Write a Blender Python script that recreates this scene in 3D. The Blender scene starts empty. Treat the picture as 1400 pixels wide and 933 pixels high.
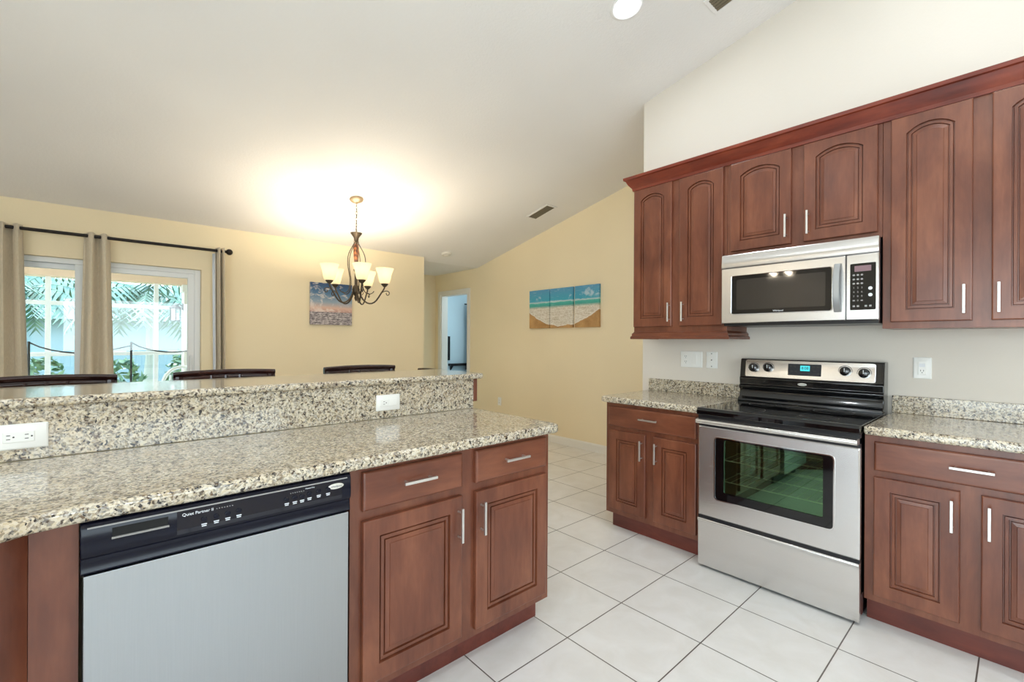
import bpy, math, random
from mathutils import Vector, Matrix
PI = math.pi
random.seed(7)
S = bpy.context.scene
COL = S.collection

# ------------------------------------------------------------------ camera, world, exposure
TH, CAM_H, ROLL = 0.7307, 1.293, -0.0053
F = Vector((math.sin(TH), math.cos(TH), 0)); Rv = Vector((math.cos(TH), -math.sin(TH), 0)); U = Vector((0, 0, 1))
xc = Rv * math.cos(ROLL) - U * math.sin(ROLL); yc = Rv * math.sin(ROLL) + U * math.cos(ROLL)
cam_d = bpy.data.cameras.new('camera'); cam = bpy.data.objects.new('camera', cam_d); COL.objects.link(cam)
cam.matrix_world = Matrix(((xc.x, yc.x, -F.x, 0), (xc.y, yc.y, -F.y, 0), (xc.z, yc.z, -F.z, CAM_H), (0, 0, 0, 1)))
cam_d.sensor_width = 36; cam_d.lens = 626.66 / 1400 * 36; cam_d.clip_start = 0.02; cam_d.clip_end = 200
S.camera = cam
S.view_settings.view_transform = 'Standard'; S.view_settings.look = 'None'
S.view_settings.exposure = 0.35; S.view_settings.gamma = 1.0; S.view_settings.use_curve_mapping = False
try:
    S.cycles.max_bounces = 10; S.cycles.diffuse_bounces = 6; S.cycles.glossy_bounces = 5
    S.cycles.transparent_max_bounces = 12; S.cycles.sample_clamp_indirect = 6.0
    S.cycles.use_denoising = True; S.cycles.caustics_reflective = False; S.cycles.caustics_refractive = False
except Exception:
    pass
W = bpy.data.worlds.new('daylight'); S.world = W; W.use_nodes = True
wn = W.node_tree.nodes; wl = W.node_tree.links
bg = wn['Background']; bg.inputs['Strength'].default_value = 5.6
tc = wn.new('ShaderNodeTexCoord'); sx = wn.new('ShaderNodeSeparateXYZ'); rp = wn.new('ShaderNodeValToRGB')
wl.new(tc.outputs['Generated'], sx.inputs[0]); wl.new(sx.outputs['Z'], rp.inputs[0]); wl.new(rp.outputs[0], bg.inputs['Color'])
rp.color_ramp.elements[0].color = (0.80, 0.92, 0.96, 1); rp.color_ramp.elements[1].color = (0.50, 0.70, 0.95, 1)

def light(name, kind, loc, energy, color, size=0.1, rot=(0, 0, 0), sizey=None, spot=None, parent=None, portal=False):
    d = bpy.data.lights.new(name, kind); d.energy = energy; d.color = color
    if kind == 'AREA':
        d.size = size
        if sizey: d.shape = 'RECTANGLE'; d.size_y = sizey
        else: d.shape = 'DISK'
        if portal: d.cycles.is_portal = True
    elif kind == 'SUN': d.angle = size
    else: d.shadow_soft_size = size
    if spot: d.spot_size = spot; d.spot_blend = 0.6
    o = bpy.data.objects.new(name, d); COL.objects.link(o); o.location = loc; o.rotation_euler = rot
    if parent: o.parent = parent
    return o

SUN_E, CAN_E, CHAN_E = 3.5, 5.5, 10.5
COOL = (0.90, 0.96, 1.0); WARM = (1.0, 0.86, 0.66)
light('sun', 'SUN', (0, 12, 10), SUN_E, (1, .96, .88), .02, (math.radians(-42), math.radians(-18), 0))
# daylight portals in the slider and in unseen rear and left openings added for fill
light('slider_portal', 'AREA', (-0.2, 5.66, 1.0), 1, (1, 1, 1), 1.9, (PI / 2, 0, PI), 2.0, portal=True)
light('rear_portal', 'AREA', (0.6, -2.32, 1.55), 1, (1, 1, 1), 2.4, (PI / 2, 0, 0), 1.2, portal=True)
light('left_portal', 'AREA', (-2.72, -.5, 1.15), 1, (1, 1, 1), 2.8, (PI / 2, 0, -PI / 2), 2.2, portal=True)

# ------------------------------------------------------------------ material helpers
def lin(c):
    return tuple((v / 255 / 12.92 if v / 255 <= .04045 else ((v / 255 + .055) / 1.055) ** 2.4) for v in c)
MATS = {}
def newmat(name):
    m = bpy.data.materials.new(name); m.use_nodes = True; MATS[name] = m
    return m, m.node_tree.nodes, m.node_tree.links, m.node_tree.nodes['Principled BSDF']
def setp(b, **k):
    for n, v in k.items():
        n = n.replace('_', ' ')
        if n in b.inputs:
            b.inputs[n].default_value = v
def plain(name, rgb, rough=.5, metal=0, coat=0, spec=None, emit=None, estr=0):
    m, n, l, b = newmat(name)
    b.inputs['Base Color'].default_value = (*lin(rgb), 1); b.inputs['Roughness'].default_value = rough
    b.inputs['Metallic'].default_value = metal; b.inputs['Coat Weight'].default_value = coat
    b.inputs['Coat Roughness'].default_value = .05
    if spec is not None: b.inputs['Specular IOR Level'].default_value = spec
    if emit: b.inputs['Emission Color'].default_value = (*lin(emit), 1); b.inputs['Emission Strength'].default_value = estr
    return m
def pos(n): return n.new('ShaderNodeNewGeometry').outputs['Position']
def mapping(n, l, src, scale, loc=(0, 0, 0)):
    mp = n.new('ShaderNodeMapping'); mp.inputs['Scale'].default_value = scale; mp.inputs['Location'].default_value = loc
    l.new(src, mp.inputs[0]); return mp.outputs[0]
def noise(n, l, vec, scale, detail=3, rough=.5, dist=0):
    t = n.new('ShaderNodeTexNoise'); t.inputs['Scale'].default_value = scale; t.inputs['Detail'].default_value = detail
    t.inputs['Roughness'].default_value = rough; t.inputs['Distortion'].default_value = dist
    l.new(vec, t.inputs['Vector']); return t.outputs['Fac'], t.outputs['Color']
def ramp(n, l, fac, stops, interp='LINEAR'):
    r = n.new('ShaderNodeValToRGB'); cr = r.color_ramp; cr.interpolation = interp
    while len(cr.elements) < len(stops): cr.elements.new(.5)
    for e, (p, c) in zip(cr.elements, stops):
        e.position = p; e.color = (*lin(c), 1)
    l.new(fac, r.inputs[0]); return r.outputs[0]
def mix(n, l, fac, a, b, mode='MIX'):
    m = n.new('ShaderNodeMix'); m.data_type = 'RGBA'; m.blend_type = mode
    for s, i in ((fac, 0), (a, 6), (b, 7)):
        if hasattr(s, 'links') or hasattr(s, 'is_linked'): l.new(s, m.inputs[i])
        elif isinstance(s, (int, float)): m.inputs[i].default_value = s
        else: m.inputs[i].default_value = (*lin(s), 1)
    return m.outputs[2]
def math_(n, l, op, a, b=None, c=None):
    m = n.new('ShaderNodeMath'); m.operation = op
    for i, s in enumerate((a, b, c)):
        if s is None: continue
        if isinstance(s, (int, float)): m.inputs[i].default_value = s
        else: l.new(s, m.inputs[i])
    return m.outputs[0]
def bump(n, l, b, h, strength, dist=.002):
    bp = n.new('ShaderNodeBump'); bp.inputs['Strength'].default_value = strength; bp.inputs['Distance'].default_value = dist
    l.new(h, bp.inputs['Height']); l.new(bp.outputs[0], b.inputs['Normal'])

def wall_mat(name, rgb, rough=.75, bs=.25):
    m, n, l, b = newmat(name); b.inputs['Roughness'].default_value = rough
    p = pos(n); f, _ = noise(n, l, p, 55, 4, .6); f2, _ = noise(n, l, p, .8, 2)
    c2 = tuple(max(0, v - 8) for v in rgb)
    l.new(ramp(n, l, f2, [(.3, rgb), (.7, c2)]), b.inputs['Base Color'])
    bump(n, l, b, f, bs, .003); b.inputs['Specular IOR Level'].default_value = .3
    return m
wall_mat('yellow_paint', (246, 231, 198)); wall_mat('cream_paint', (222, 215, 205)); wall_mat('ceiling_paint', (240, 238, 236), .85, .6)
wall_mat('blue_paint', (205, 222, 228)); wall_mat('white_paint', (232, 230, 226)); wall_mat('peach_stucco', (236, 205, 178), .9, .5)
plain('trim_white', (236, 233, 226), .4); plain('vinyl_white', (235, 238, 240), .35)

def tile_mat():
    m, n, l, b = newmat('floor_tile')
    p = mapping(n, l, pos(n), (1, 1, 1), (-.313, -.921 + .402 * 5, 0))
    br = n.new('ShaderNodeTexBrick'); br.offset = 0; br.squash = 1; l.new(p, br.inputs['Vector'])
    br.inputs['Scale'].default_value = 1; br.inputs['Brick Width'].default_value = .402; br.inputs['Row Height'].default_value = .402
    br.inputs['Mortar Size'].default_value = .0030; br.inputs['Mortar Smooth'].default_value = .3; br.inputs['Bias'].default_value = 0
    br.inputs['Color1'].default_value = (*lin((226, 222, 214)), 1); br.inputs['Color2'].default_value = (*lin((219, 215, 207)), 1)
    br.inputs['Mortar'].default_value = (*lin((108, 98, 90)), 1)
    f, _ = noise(n, l, pos(n), 6, 5, .6, .6)
    sp, _ = noise(n, l, pos(n), 40, 4, .6)
    c = mix(n, l, .5, ramp(n, l, f, [(.35, (214, 208, 199)), (.65, (236, 234, 230))]), br.outputs['Color'], 'MULTIPLY')
    g = mix(n, l, br.outputs['Fac'], ramp(n, l, f, [(.35, (224, 221, 216)), (.65, (232, 230, 227))]), (98, 90, 84))
    l.new(g, b.inputs['Base Color'])
    b.inputs['Roughness'].default_value = .32
    h = math_(n, l, 'SUBTRACT', math_(n, l, 'MULTIPLY', sp, .08), br.outputs['Fac'])
    bump(n, l, b, h, .35, .002)
tile_mat()

def granite():
    m, n, l, b = newmat('granite')
    p0 = pos(n)
    _, nc = noise(n, l, p0, 30, 3)
    vm = n.new('ShaderNodeVectorMath'); vm.operation = 'MULTIPLY_ADD'
    l.new(nc, vm.inputs[0]); vm.inputs[1].default_value = (.02, .02, .02); l.new(p0, vm.inputs[2])
    p = vm.outputs[0]
    v = n.new('ShaderNodeTexVoronoi'); v.inputs['Scale'].default_value = 190; l.new(p, v.inputs['Vector'])
    sc = n.new('ShaderNodeSeparateColor'); l.new(v.outputs['Color'], sc.inputs[0])
    v2 = n.new('ShaderNodeTexVoronoi'); v2.inputs['Scale'].default_value = 98; l.new(p, v2.inputs['Vector'])
    sc2 = n.new('ShaderNodeSeparateColor'); l.new(v2.outputs['Color'], sc2.inputs[0])
    big, _ = noise(n, l, p0, 7, 4, .6)
    fine = ramp(n, l, sc.outputs[0], [(0, (26, 24, 26)), (.11, (98, 78, 60)), (.20, (136, 128, 118)), (.34, (194, 180, 152)), (.52, (214, 204, 182)), (.72, (150, 146, 140)), (.82, (212, 205, 190))], 'CONSTANT')
    coarse = ramp(n, l, sc2.outputs[1], [(0, (30, 26, 28)), (.10, (112, 92, 70)), (.22, (214, 202, 176)), (.58, (160, 146, 122)), (.72, (208, 200, 184))], 'CONSTANT')
    c = mix(n, l, .42, fine, coarse)
    warm = mix(n, l, ramp(n, l, big, [(.48, (0, 0, 0)), (.68, (120, 120, 120))]), c, mix(n, l, 1.0, c, (225, 190, 140), 'MULTIPLY'))
    sp, _ = noise(n, l, p, 95, 2, .5)
    msk = ramp(n, l, sp, [(.33, (255, 255, 255)), (.38, (0, 0, 0))])
    warm2 = mix(n, l, msk, warm, (42, 36, 36))
    l.new(warm2, b.inputs['Base Color'])
    b.inputs['Roughness'].default_value = .16; b.inputs['Coat Weight'].default_value = .4; b.inputs['Coat Roughness'].default_value = .04
granite()

def wood(name, dark, mid, light_, axis='Z', rough=.34, gr=1.0):
    m, n, l, b = newmat(name)
    st = {'Z': (1, 1, .09), 'X': (.09, 1, 1), 'Y': (1, .09, 1)}[axis]
    p = mapping(n, l, pos(n), st)
    g, _ = noise(n, l, p, 60 * gr, 4, .6, .4)
    g2, _ = noise(n, l, mapping(n, l, pos(n), tuple((v + .35) for v in st)), 7, 4, .6, .3)
    a = ramp(n, l, g2, [(.28, dark), (.5, mid), (.74, light_)])
    c = mix(n, l, .2, a, ramp(n, l, g, [(.3, dark), (.7, light_)]))
    l.new(c, b.inputs['Base Color']); b.inputs['Roughness'].default_value = rough
    b.inputs['Coat Weight'].default_value = .25; b.inputs['Coat Roughness'].default_value = .22
    bump(n, l, b, g, .04, .001)
wood('cherry_vertical', (84, 40, 25), (110, 60, 40), (136, 82, 57), 'Z')
wood('cherry_along_x', (84, 40, 25), (110, 60, 40), (136, 82, 57), 'X')
wood('cherry_along_y', (84, 40, 25), (110, 60, 40), (136, 82, 57), 'Y')
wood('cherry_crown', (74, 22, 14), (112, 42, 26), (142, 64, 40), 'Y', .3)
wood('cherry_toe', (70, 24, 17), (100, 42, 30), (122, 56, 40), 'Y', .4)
wood('espresso', (24, 10, 10), (40, 18, 16), (60, 30, 26), 'X', .22)

def steel(name, rgb, rough, axis='X', aniso=0):
    m, n, l, b = newmat(name); b.inputs['Metallic'].default_value = 1; b.inputs['Anisotropic'].default_value = aniso
    st = {'X': (1, 1, 220), 'Z': (220, 220, 1), 'Y': (220, 1, 220)}[axis]
    f, _ = noise(n, l, mapping(n, l, pos(n), st), 9, 2)
    big, _ = noise(n, l, pos(n), 1.4, 2)
    l.new(ramp(n, l, f, [(.3, tuple(v - 5 for v in rgb)), (.7, rgb)]), b.inputs['Base Color'])
    l.new(math_(n, l, 'MULTIPLY_ADD', f, .06, rough - .03), b.inputs['Roughness'])
    bump(n, l, b, f, .012, .0003)
    return m
steel('stainless', (224, 222, 220), .26, 'X', .65); steel('stainless_upright', (176, 179, 181), .36, 'Z')
plain('nickel', (226, 225, 222), .38, 1); plain('chrome', (225, 225, 225), .1, 1)
plain('black_enamel', (10, 11, 14), .12, 0, .6); plain('black_glass', (6, 6, 8), .04, 0, .3); plain('black_plastic', (16, 17, 22), .3)
plain('navy_panel', (7, 9, 26), .2, 0, .05, .25); plain('navy_gloss', (8, 10, 26), .06, 0, .2)
plain('rubber_black', (14, 14, 14), .7); plain('dark_void', (9, 9, 9), .8)
plain('outlet_white', (238, 238, 234), .3); plain('slot_dark', (50, 48, 46), .6); plain('screw_grey', (150, 148, 144), .4, .6)
plain('label_white', (225, 228, 232), .5); plain('label_grey', (150, 148, 146), .5); plain('badge_silver', (228, 226, 216), .25, .3); plain('script_dark', (60, 66, 80), .4)
plain('display_mauve', (132, 104, 110), .3); plain('display_black', (22, 25, 32), .45)
plain('clock_cyan', (60, 190, 200), .4, emit=(70, 215, 225), estr=.5)
plain('rack_wire', (205, 198, 170), .3, 0); plain('cavity', (44, 42, 42), .45)
plain('bronze', (84, 74, 62), .32, .8); plain('bronze_light', (168, 148, 120), .4, .5); plain('rod_black', (30, 22, 20), .35, .4)
plain('door_white', (232, 234, 236), .4); plain('navy_cloth', (38, 72, 104), .9); plain('vent_metal', (112, 102, 82), .5); plain('vent_dark', (60, 54, 44), .8)
plain('smoke_white', (230, 226, 216), .5); plain('lamp_trim', (236, 236, 236), .4)
plain('sheer_white', (232, 236, 242), .9)
plain('concrete', (176, 172, 166), .9); plain('lawn', (84, 116, 74), 1); plain('roof_teal', (92, 118, 124), .9); plain('stucco_grey', (134, 156, 164), .9)
plain('trunk', (170, 172, 164), .9); plain('fence_black', (24, 28, 32), .6); plain('lantern_black', (36, 40, 44), .5)
def leaf(name, a, b_):
    m, n, l, b = newmat(name); f, _ = noise(n, l, pos(n), 9, 3)
    l.new(ramp(n, l, f, [(.3, a), (.7, b_)]), b.inputs['Base Color']); b.inputs['Roughness'].default_value = .5
leaf('palm_leaf', (62, 104, 98), (120, 152, 128)); leaf('shrub_leaf', (60, 104, 84), (128, 156, 112))

def fabric():
    m, n, l, b = newmat('curtain_cloth')
    f, _ = noise(n, l, mapping(n, l, pos(n), (300, 300, 40)), 1, 2)
    l.new(ramp(n, l, f, [(.3, (206, 193, 170)), (.7, (222, 210, 188))]), b.inputs['Base Color'])
    b.inputs['Roughness'].default_value = .9; b.inputs['Sheen Weight'].default_value = .2
fabric()

def thin_glass(name, tint, refl):
    m = bpy.data.materials.new(name); m.use_nodes = True; MATS[name] = m
    n, l = m.node_tree.nodes, m.node_tree.links; n.clear()
    o = n.new('ShaderNodeOutputMaterial'); t = n.new('ShaderNodeBsdfTransparent'); g = n.new('ShaderNodeBsdfGlossy')
    t.inputs[0].default_value = (*tint, 1); g.inputs['Roughness'].default_value = .01; g.inputs[0].default_value = (*refl, 1)
    fr = n.new('ShaderNodeFresnel'); fr.inputs[0].default_value = 1.5
    mx = n.new('ShaderNodeMixShader'); l.new(fr.outputs[0], mx.inputs[0]); l.new(t.outputs[0], mx.inputs[1]); l.new(g.outputs[0], mx.inputs[2])
    l.new(mx.outputs[0], o.inputs[0]); return m
thin_glass('window_glass', (.96, .98, .98), (1, 1, 1))
def oven_glass():
    m = bpy.data.materials.new('oven_glass'); m.use_nodes = True; MATS['oven_glass'] = m
    n, l = m.node_tree.nodes, m.node_tree.links; n.clear()
    o = n.new('ShaderNodeOutputMaterial'); t = n.new('ShaderNodeBsdfTransparent'); g = n.new('ShaderNodeBsdfGlossy')
    t.inputs[0].default_value = (.66, .72, .66, 1); g.inputs['Roughness'].default_value = .015; g.inputs[0].default_value = (.36, .66, .38, 1)
    mx = n.new('ShaderNodeMixShader'); mx.inputs[0].default_value = .24
    l.new(t.outputs[0], mx.inputs[1]); l.new(g.outputs[0], mx.inputs[2]); l.new(mx.outputs[0], o.inputs[0])
oven_glass()
def mw_glass():
    m, n, l, b = newmat('microwave_glass')
    setp(b, Roughness=.06, Coat_Weight=1.0); b.inputs['Base Color'].default_value = (*lin((34, 31, 30)), 1)
mw_glass()
def shade_mat():
    m = bpy.data.materials.new('frosted_shade'); m.use_nodes = True; MATS['frosted_shade'] = m
    n, l = m.node_tree.nodes, m.node_tree.links; n.clear()
    o = n.new('ShaderNodeOutputMaterial'); t = n.new('ShaderNodeBsdfTranslucent'); d = n.new('ShaderNodeBsdfDiffuse'); e = n.new('ShaderNodeEmission')
    t.inputs[0].default_value = (.62, .56, .43, 1); d.inputs[0].default_value = (.7, .65, .54, 1)
    e.inputs[0].default_value = (1, .88, .56, 1); e.inputs[1].default_value = .28
    mx = n.new('ShaderNodeMixShader'); mx.inputs[0].default_value = .35
    ad = n.new('ShaderNodeAddShader')
    l.new(t.outputs[0], mx.inputs[1]); l.new(d.outputs[0], mx.inputs[2]); l.new(mx.outputs[0], ad.inputs[0]); l.new(e.outputs[0], ad.inputs[1]); l.new(ad.outputs[0], o.inputs[0])
shade_mat()
def emis(name, rgb, s):
    m = bpy.data.materials.new(name); m.use_nodes = True; MATS[name] = m
    n, l = m.node_tree.nodes, m.node_tree.links; n.clear()
    o = n.new('ShaderNodeOutputMaterial'); e = n.new('ShaderNodeEmission'); e.inputs[0].default_value = (*rgb, 1); e.inputs[1].default_value = s
    l.new(e.outputs[0], o.inputs[0])
emis('bulb_warm', (1, .85, .6), 9); emis('bulb_cool', (.93, .97, 1), 12)
def amber():
    m, n, l, b = newmat('amber_twist'); w = n.new('ShaderNodeTexWave'); w.wave_type = 'BANDS'; w.bands_direction = 'DIAGONAL'
    w.inputs['Scale'].default_value = 14; l.new(pos(n), w.inputs[0])
    l.new(ramp(n, l, w.outputs[1], [(.2, (66, 34, 20)), (.8, (126, 76, 44))]), b.inputs['Base Color']); b.inputs['Roughness'].default_value = .3
amber()

def beach_sunset():
    m, n, l, b = newmat('sunset_canvas'); t = n.new('ShaderNodeTexCoord'); s = n.new('ShaderNodeSeparateXYZ'); l.new(t.outputs['Generated'], s.inputs[0])
    f, _ = noise(n, l, mapping(n, l, t.outputs['Generated'], (3.2, 1, 5)), 1.6, 6, .62, .5)
    z = s.outputs['Z']
    sky = ramp(n, l, math_(n, l, 'MULTIPLY_ADD', f, .16, math_(n, l, 'SUBTRACT', z, .08)), [(.30, (180, 140, 134)), (.40, (214, 180, 162)), (.54, (140, 160, 178)), (.75, (74, 114, 148)), (1, (34, 66, 110))])
    cl = ramp(n, l, math_(n, l, 'MULTIPLY_ADD', s.outputs['X'], -.16, math_(n, l, 'ADD', f, .06)), [(.50, (0, 0, 0)), (.62, (220, 220, 220))])
    sky = mix(n, l, cl, sky, (226, 216, 210))
    f2, _ = noise(n, l, mapping(n, l, t.outputs['Generated'], (9, 1, 26)), 1.3, 5, .65, .4)
    sand = ramp(n, l, f2, [(.35, (72, 68, 76)), (.5, (150, 142, 146)), (.62, (206, 200, 200))])
    horizon = ramp(n, l, z, [(.30, (0, 0, 0)), (.31, (255, 255, 255))])
    l.new(mix(n, l, horizon, sand, sky), b.inputs['Base Color']); b.inputs['Roughness'].default_value = .6
beach_sunset()
def beach_tri():
    m, n, l, b = newmat('shore_canvas'); g = pos(n); s = n.new('ShaderNodeSeparateXYZ'); l.new(g, s.inputs[0])
    y, z = s.outputs['Y'], s.outputs['Z']
    f, _ = noise(n, l, mapping(n, l, g, (1, 5, 14)), 2.0, 6, .65, .6)
    fs, _ = noise(n, l, mapping(n, l, g, (1, 3, 3)), 2.2, 4, .6)
    zz = math_(n, l, 'MULTIPLY_ADD', f, .05, z)
    col = ramp(n, l, math_(n, l, 'MULTIPLY', math_(n, l, 'SUBTRACT', zz, 1.46), 1.9), [(.30, (226, 214, 198)), (.44, (206, 202, 194)), (.52, (216, 206, 190)), (.55, (52, 150, 140)), (.66, (72, 178, 168)), (.68, (196, 214, 214)), (.72, (60, 164, 190)), (1, (84, 150, 190))])
    cl = ramp(n, l, fs, [(.58, (0, 0, 0)), (.66, (255, 255, 255))])
    # sand edge: a scalloped curve lowest in the middle canvas
    dy = math_(n, l, 'SUBTRACT', y, 3.85); par = math_(n, l, 'MULTIPLY', math_(n, l, 'MULTIPLY', dy, dy), .55)
    w = math_(n, l, 'MULTIPLY', fs, .07)
    edge = math_(n, l, 'SUBTRACT', math_(n, l, 'SUBTRACT', z, 1.455), math_(n, l, 'ADD', par, w))
    sandm = ramp(n, l, math_(n, l, 'MULTIPLY_ADD', edge, 20, .5), [(.35, (255, 255, 255)), (.5, (0, 0, 0))])
    foam = ramp(n, l, math_(n, l, 'MULTIPLY_ADD', edge, 20, .5), [(.45, (0, 0, 0)), (.55, (255, 255, 255)), (.8, (0, 0, 0))])
    vo = n.new('ShaderNodeTexVoronoi'); vo.feature = 'DISTANCE_TO_EDGE'; vo.inputs['Scale'].default_value = 26
    _, nc = noise(n, l, g, 9, 3); vm = n.new('ShaderNodeVectorMath'); vm.operation = 'MULTIPLY_ADD'; l.new(nc, vm.inputs[0]); vm.inputs[1].default_value = (.09, .09, .09); l.new(g, vm.inputs[2])
    l.new(vm.outputs[0], vo.inputs['Vector'])
    lace = ramp(n, l, vo.outputs['Distance'], [(.02, (255, 255, 255)), (.12, (0, 0, 0))])
    rip, _ = noise(n, l, mapping(n, l, g, (1, 4, 26)), 2.4, 5, .7, .6)
    surf = ramp(n, l, math_(n, l, 'MULTIPLY_ADD', z, 4.0, -6.4), [(.45, (255, 255, 255)), (.60, (0, 0, 0))])
    wash = mix(n, l, math_(n, l, 'MULTIPLY', math_(n, l, 'MULTIPLY', lace, rip), 1.0), ramp(n, l, rip, [(.35, (196, 184, 162)), (.6, (224, 216, 202))]), (246, 243, 236))
    c = mix(n, l, surf, col, wash)
    c = mix(n, l, ramp(n, l, rip, [(.58, (0, 0, 0)), (.72, (150, 150, 150))]), c, (236, 236, 228))
    cloud = mix(n, l, 1.0, cl, ramp(n, l, math_(n, l, 'MULTIPLY_ADD', z, 4.0, -7.2), [(.05, (0, 0, 0)), (.2, (200, 200, 200)), (.5, (170, 170, 170)), (.7, (0, 0, 0))]), 'MULTIPLY')
    c = mix(n, l, cloud, c, (224, 232, 236))
    c = mix(n, l, foam, c, (240, 232, 220)); c = mix(n, l, sandm, c, ramp(n, l, fs, [(.35, (166, 124, 74)), (.65, (196, 154, 100))]))
    l.new(c, b.inputs['Base Color']); b.inputs['Roughness'].default_value = .6
beach_tri()

# ------------------------------------------------------------------ mesh helpers
class MB:
    def __init__(s): s.v = []; s.f = []
    def add(s, vs, fs):
        o = len(s.v); s.v += [tuple(v) for v in vs]; s.f += [tuple(i + o for i in f) for f in fs]; return s
    def box(s, x0, x1, y0, y1, z0, z1):
        x0, x1 = min(x0, x1), max(x0, x1); y0, y1 = min(y0, y1), max(y0, y1); z0, z1 = min(z0, z1), max(z0, z1)
        return s.add([(x0, y0, z0), (x1, y0, z0), (x1, y1, z0), (x0, y1, z0), (x0, y0, z1), (x1, y0, z1), (x1, y1, z1), (x0, y1, z1)],
                     [(3, 2, 1, 0), (4, 5, 6, 7), (0, 1, 5, 4), (1, 2, 6, 5), (2, 3, 7, 6), (3, 0, 4, 7)])
    def loft(s, rings, closed=True, cap0=True, cap1=True):
        n = len(rings[0]); vs = [p for r in rings for p in r]; fs = []
        for i in range(len(rings) - 1):
            for j in range(n if closed else n - 1):
                k = (j + 1) % n
                fs.append((i * n + j, i * n + k, (i + 1) * n + k, (i + 1) * n + j))
        if cap0: fs.append(tuple(reversed(range(n))))
        if cap1: fs.append(tuple(range((len(rings) - 1) * n, len(rings) * n)))
        return s.add(vs, fs)
    def prism(s, pts, axis, a, b):
        def mk(p, t): return {'X': (t, p[0], p[1]), 'Y': (p[0], t, p[1]), 'Z': (p[0], p[1], t)}[axis]
        return s.loft([[mk(p, a) for p in pts], [mk(p, b) for p in pts]])
    def lathe(s, prof, c=(0, 0, 0), seg=24, axis='Z', caps=True):
        rings = []
        for r, h in prof:
            ring = []
            for k in range(seg):
                a = 2 * PI * k / seg; x, y = r * math.cos(a), r * math.sin(a)
                ring.append({'Z': (c[0] + x, c[1] + y, c[2] + h), 'Y': (c[0] + x, c[1] + h, c[2] + y), 'X': (c[0] + h, c[1] + x, c[2] + y)}[axis])
            rings.append(ring)
        return s.loft(rings, True, caps, caps)
    def tube(s, pts, r, seg=8, rs=None, squash=1):
        pts = [Vector(p) for p in pts]; rings = []; up = None
        for i, p in enumerate(pts):
            t = (pts[min(i + 1, len(pts) - 1)] - pts[max(i - 1, 0)]).normalized()
            if up is None: up = Vector((0, 0, 1)) if abs(t.z) < .9 else Vector((1, 0, 0))
            a = t.cross(up).normalized(); b = a.cross(t).normalized(); up = b
            rr = rs[i] if rs else r
            rings.append([p + (a * math.cos(2 * PI * k / seg) + b * math.sin(2 * PI * k / seg) * squash) * rr for k in range(seg)])
        return s.loft(rings)
    def ball(s, c, r, seg=12, sq=1):
        return s.lathe([(max(1e-4, r * math.sin(PI * i / 8)), -r * sq * math.cos(PI * i / 8)) for i in range(9)], c, seg)
    def build(s, name, mat, parent=None, bevel=0, smooth=None, label=None, bseg=2):
        me = bpy.data.meshes.new(name); me.from_pydata(s.v, [], s.f); me.update()
        import bmesh
        bm = bmesh.new(); bm.from_mesh(me); bmesh.ops.recalc_face_normals(bm, faces=bm.faces[:]); bm.to_mesh(me); bm.free()
        me.materials.append(MATS[mat])
        o = bpy.data.objects.new(name, me); COL.objects.link(o)
        if parent: o.parent = parent
        if smooth:
            for p in me.polygons: p.use_smooth = True
            me.set_sharp_from_angle(angle=math.radians(smooth))
        if bevel:
            md = o.modifiers.new('bevel', 'BEVEL'); md.width = bevel; md.segments = bseg; md.limit_method = 'ANGLE'; md.angle_limit = math.radians(40)
        if label: o['label'] = label
        return o
def tag(o, label, cat, group=None):
    o['label'] = label; o['category'] = cat
    if group: o['group'] = group
    return o
def thing(name, label, cat, loc=(0, 0, 0), rz=0, group=None):
    o = bpy.data.objects.new(name, None); COL.objects.link(o); o.location = loc; o.rotation_euler = (0, 0, rz); o.empty_display_size = .05
    return tag(o, label, cat, group)
def struct(o): o['kind'] = 'structure'; return o
def copy_tree(o, parent=None):
    c = o.copy(); COL.objects.link(c); c.parent = parent
    for ch in list(o.children): copy_tree(ch, c)
    return c
def text(name, body, size, mat, parent, mtx, extr=.0004, align='CENTER'):
    cu = bpy.data.curves.new(name, 'FONT'); cu.body = body; cu.size = size; cu.extrude = extr; cu.align_x = align; cu.align_y = 'CENTER'
    t = bpy.data.objects.new(name, cu); COL.objects.link(t)
    dg = bpy.context.evaluated_depsgraph_get(); me = bpy.data.meshes.new_from_object(t.evaluated_get(dg))
    bpy.data.objects.remove(t); bpy.data.curves.remove(cu)
    me.transform(mtx); me.materials.clear(); me.materials.append(MATS[mat])
    o = bpy.data.objects.new(name, me); COL.objects.link(o); o.parent = parent
    return o
def front_mtx(x, y, z, tilt=0):   # text on a face looking towards local -y
    return Matrix.Translation((x, y, z)) @ Matrix.Rotation(PI / 2 - tilt, 4, 'X')
def rrect(x0, x1, z0, z1, r, n=5):
    pts = []
    for cx_, cz_, a0 in ((x1 - r, z0 + r, -PI / 2), (x1 - r, z1 - r, 0), (x0 + r, z1 - r, PI / 2), (x0 + r, z0 + r, PI)):
        for k in range(n + 1):
            a = a0 + PI / 2 * k / n; pts.append((cx_ + r * math.cos(a), cz_ + r * math.sin(a)))
    return pts
def rect_match(pts, x0, x1, z0, z1, rx0, rx1, rz0, rz1):  # project a rounded ring onto an outer rectangle
    out = []
    n = len(pts) // 4
    corners = [(x1, z0), (x1, z1), (x0, z1), (x0, z0)]
    for i, p in enumerate(pts): out.append(corners[i // n])
    return out

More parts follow.
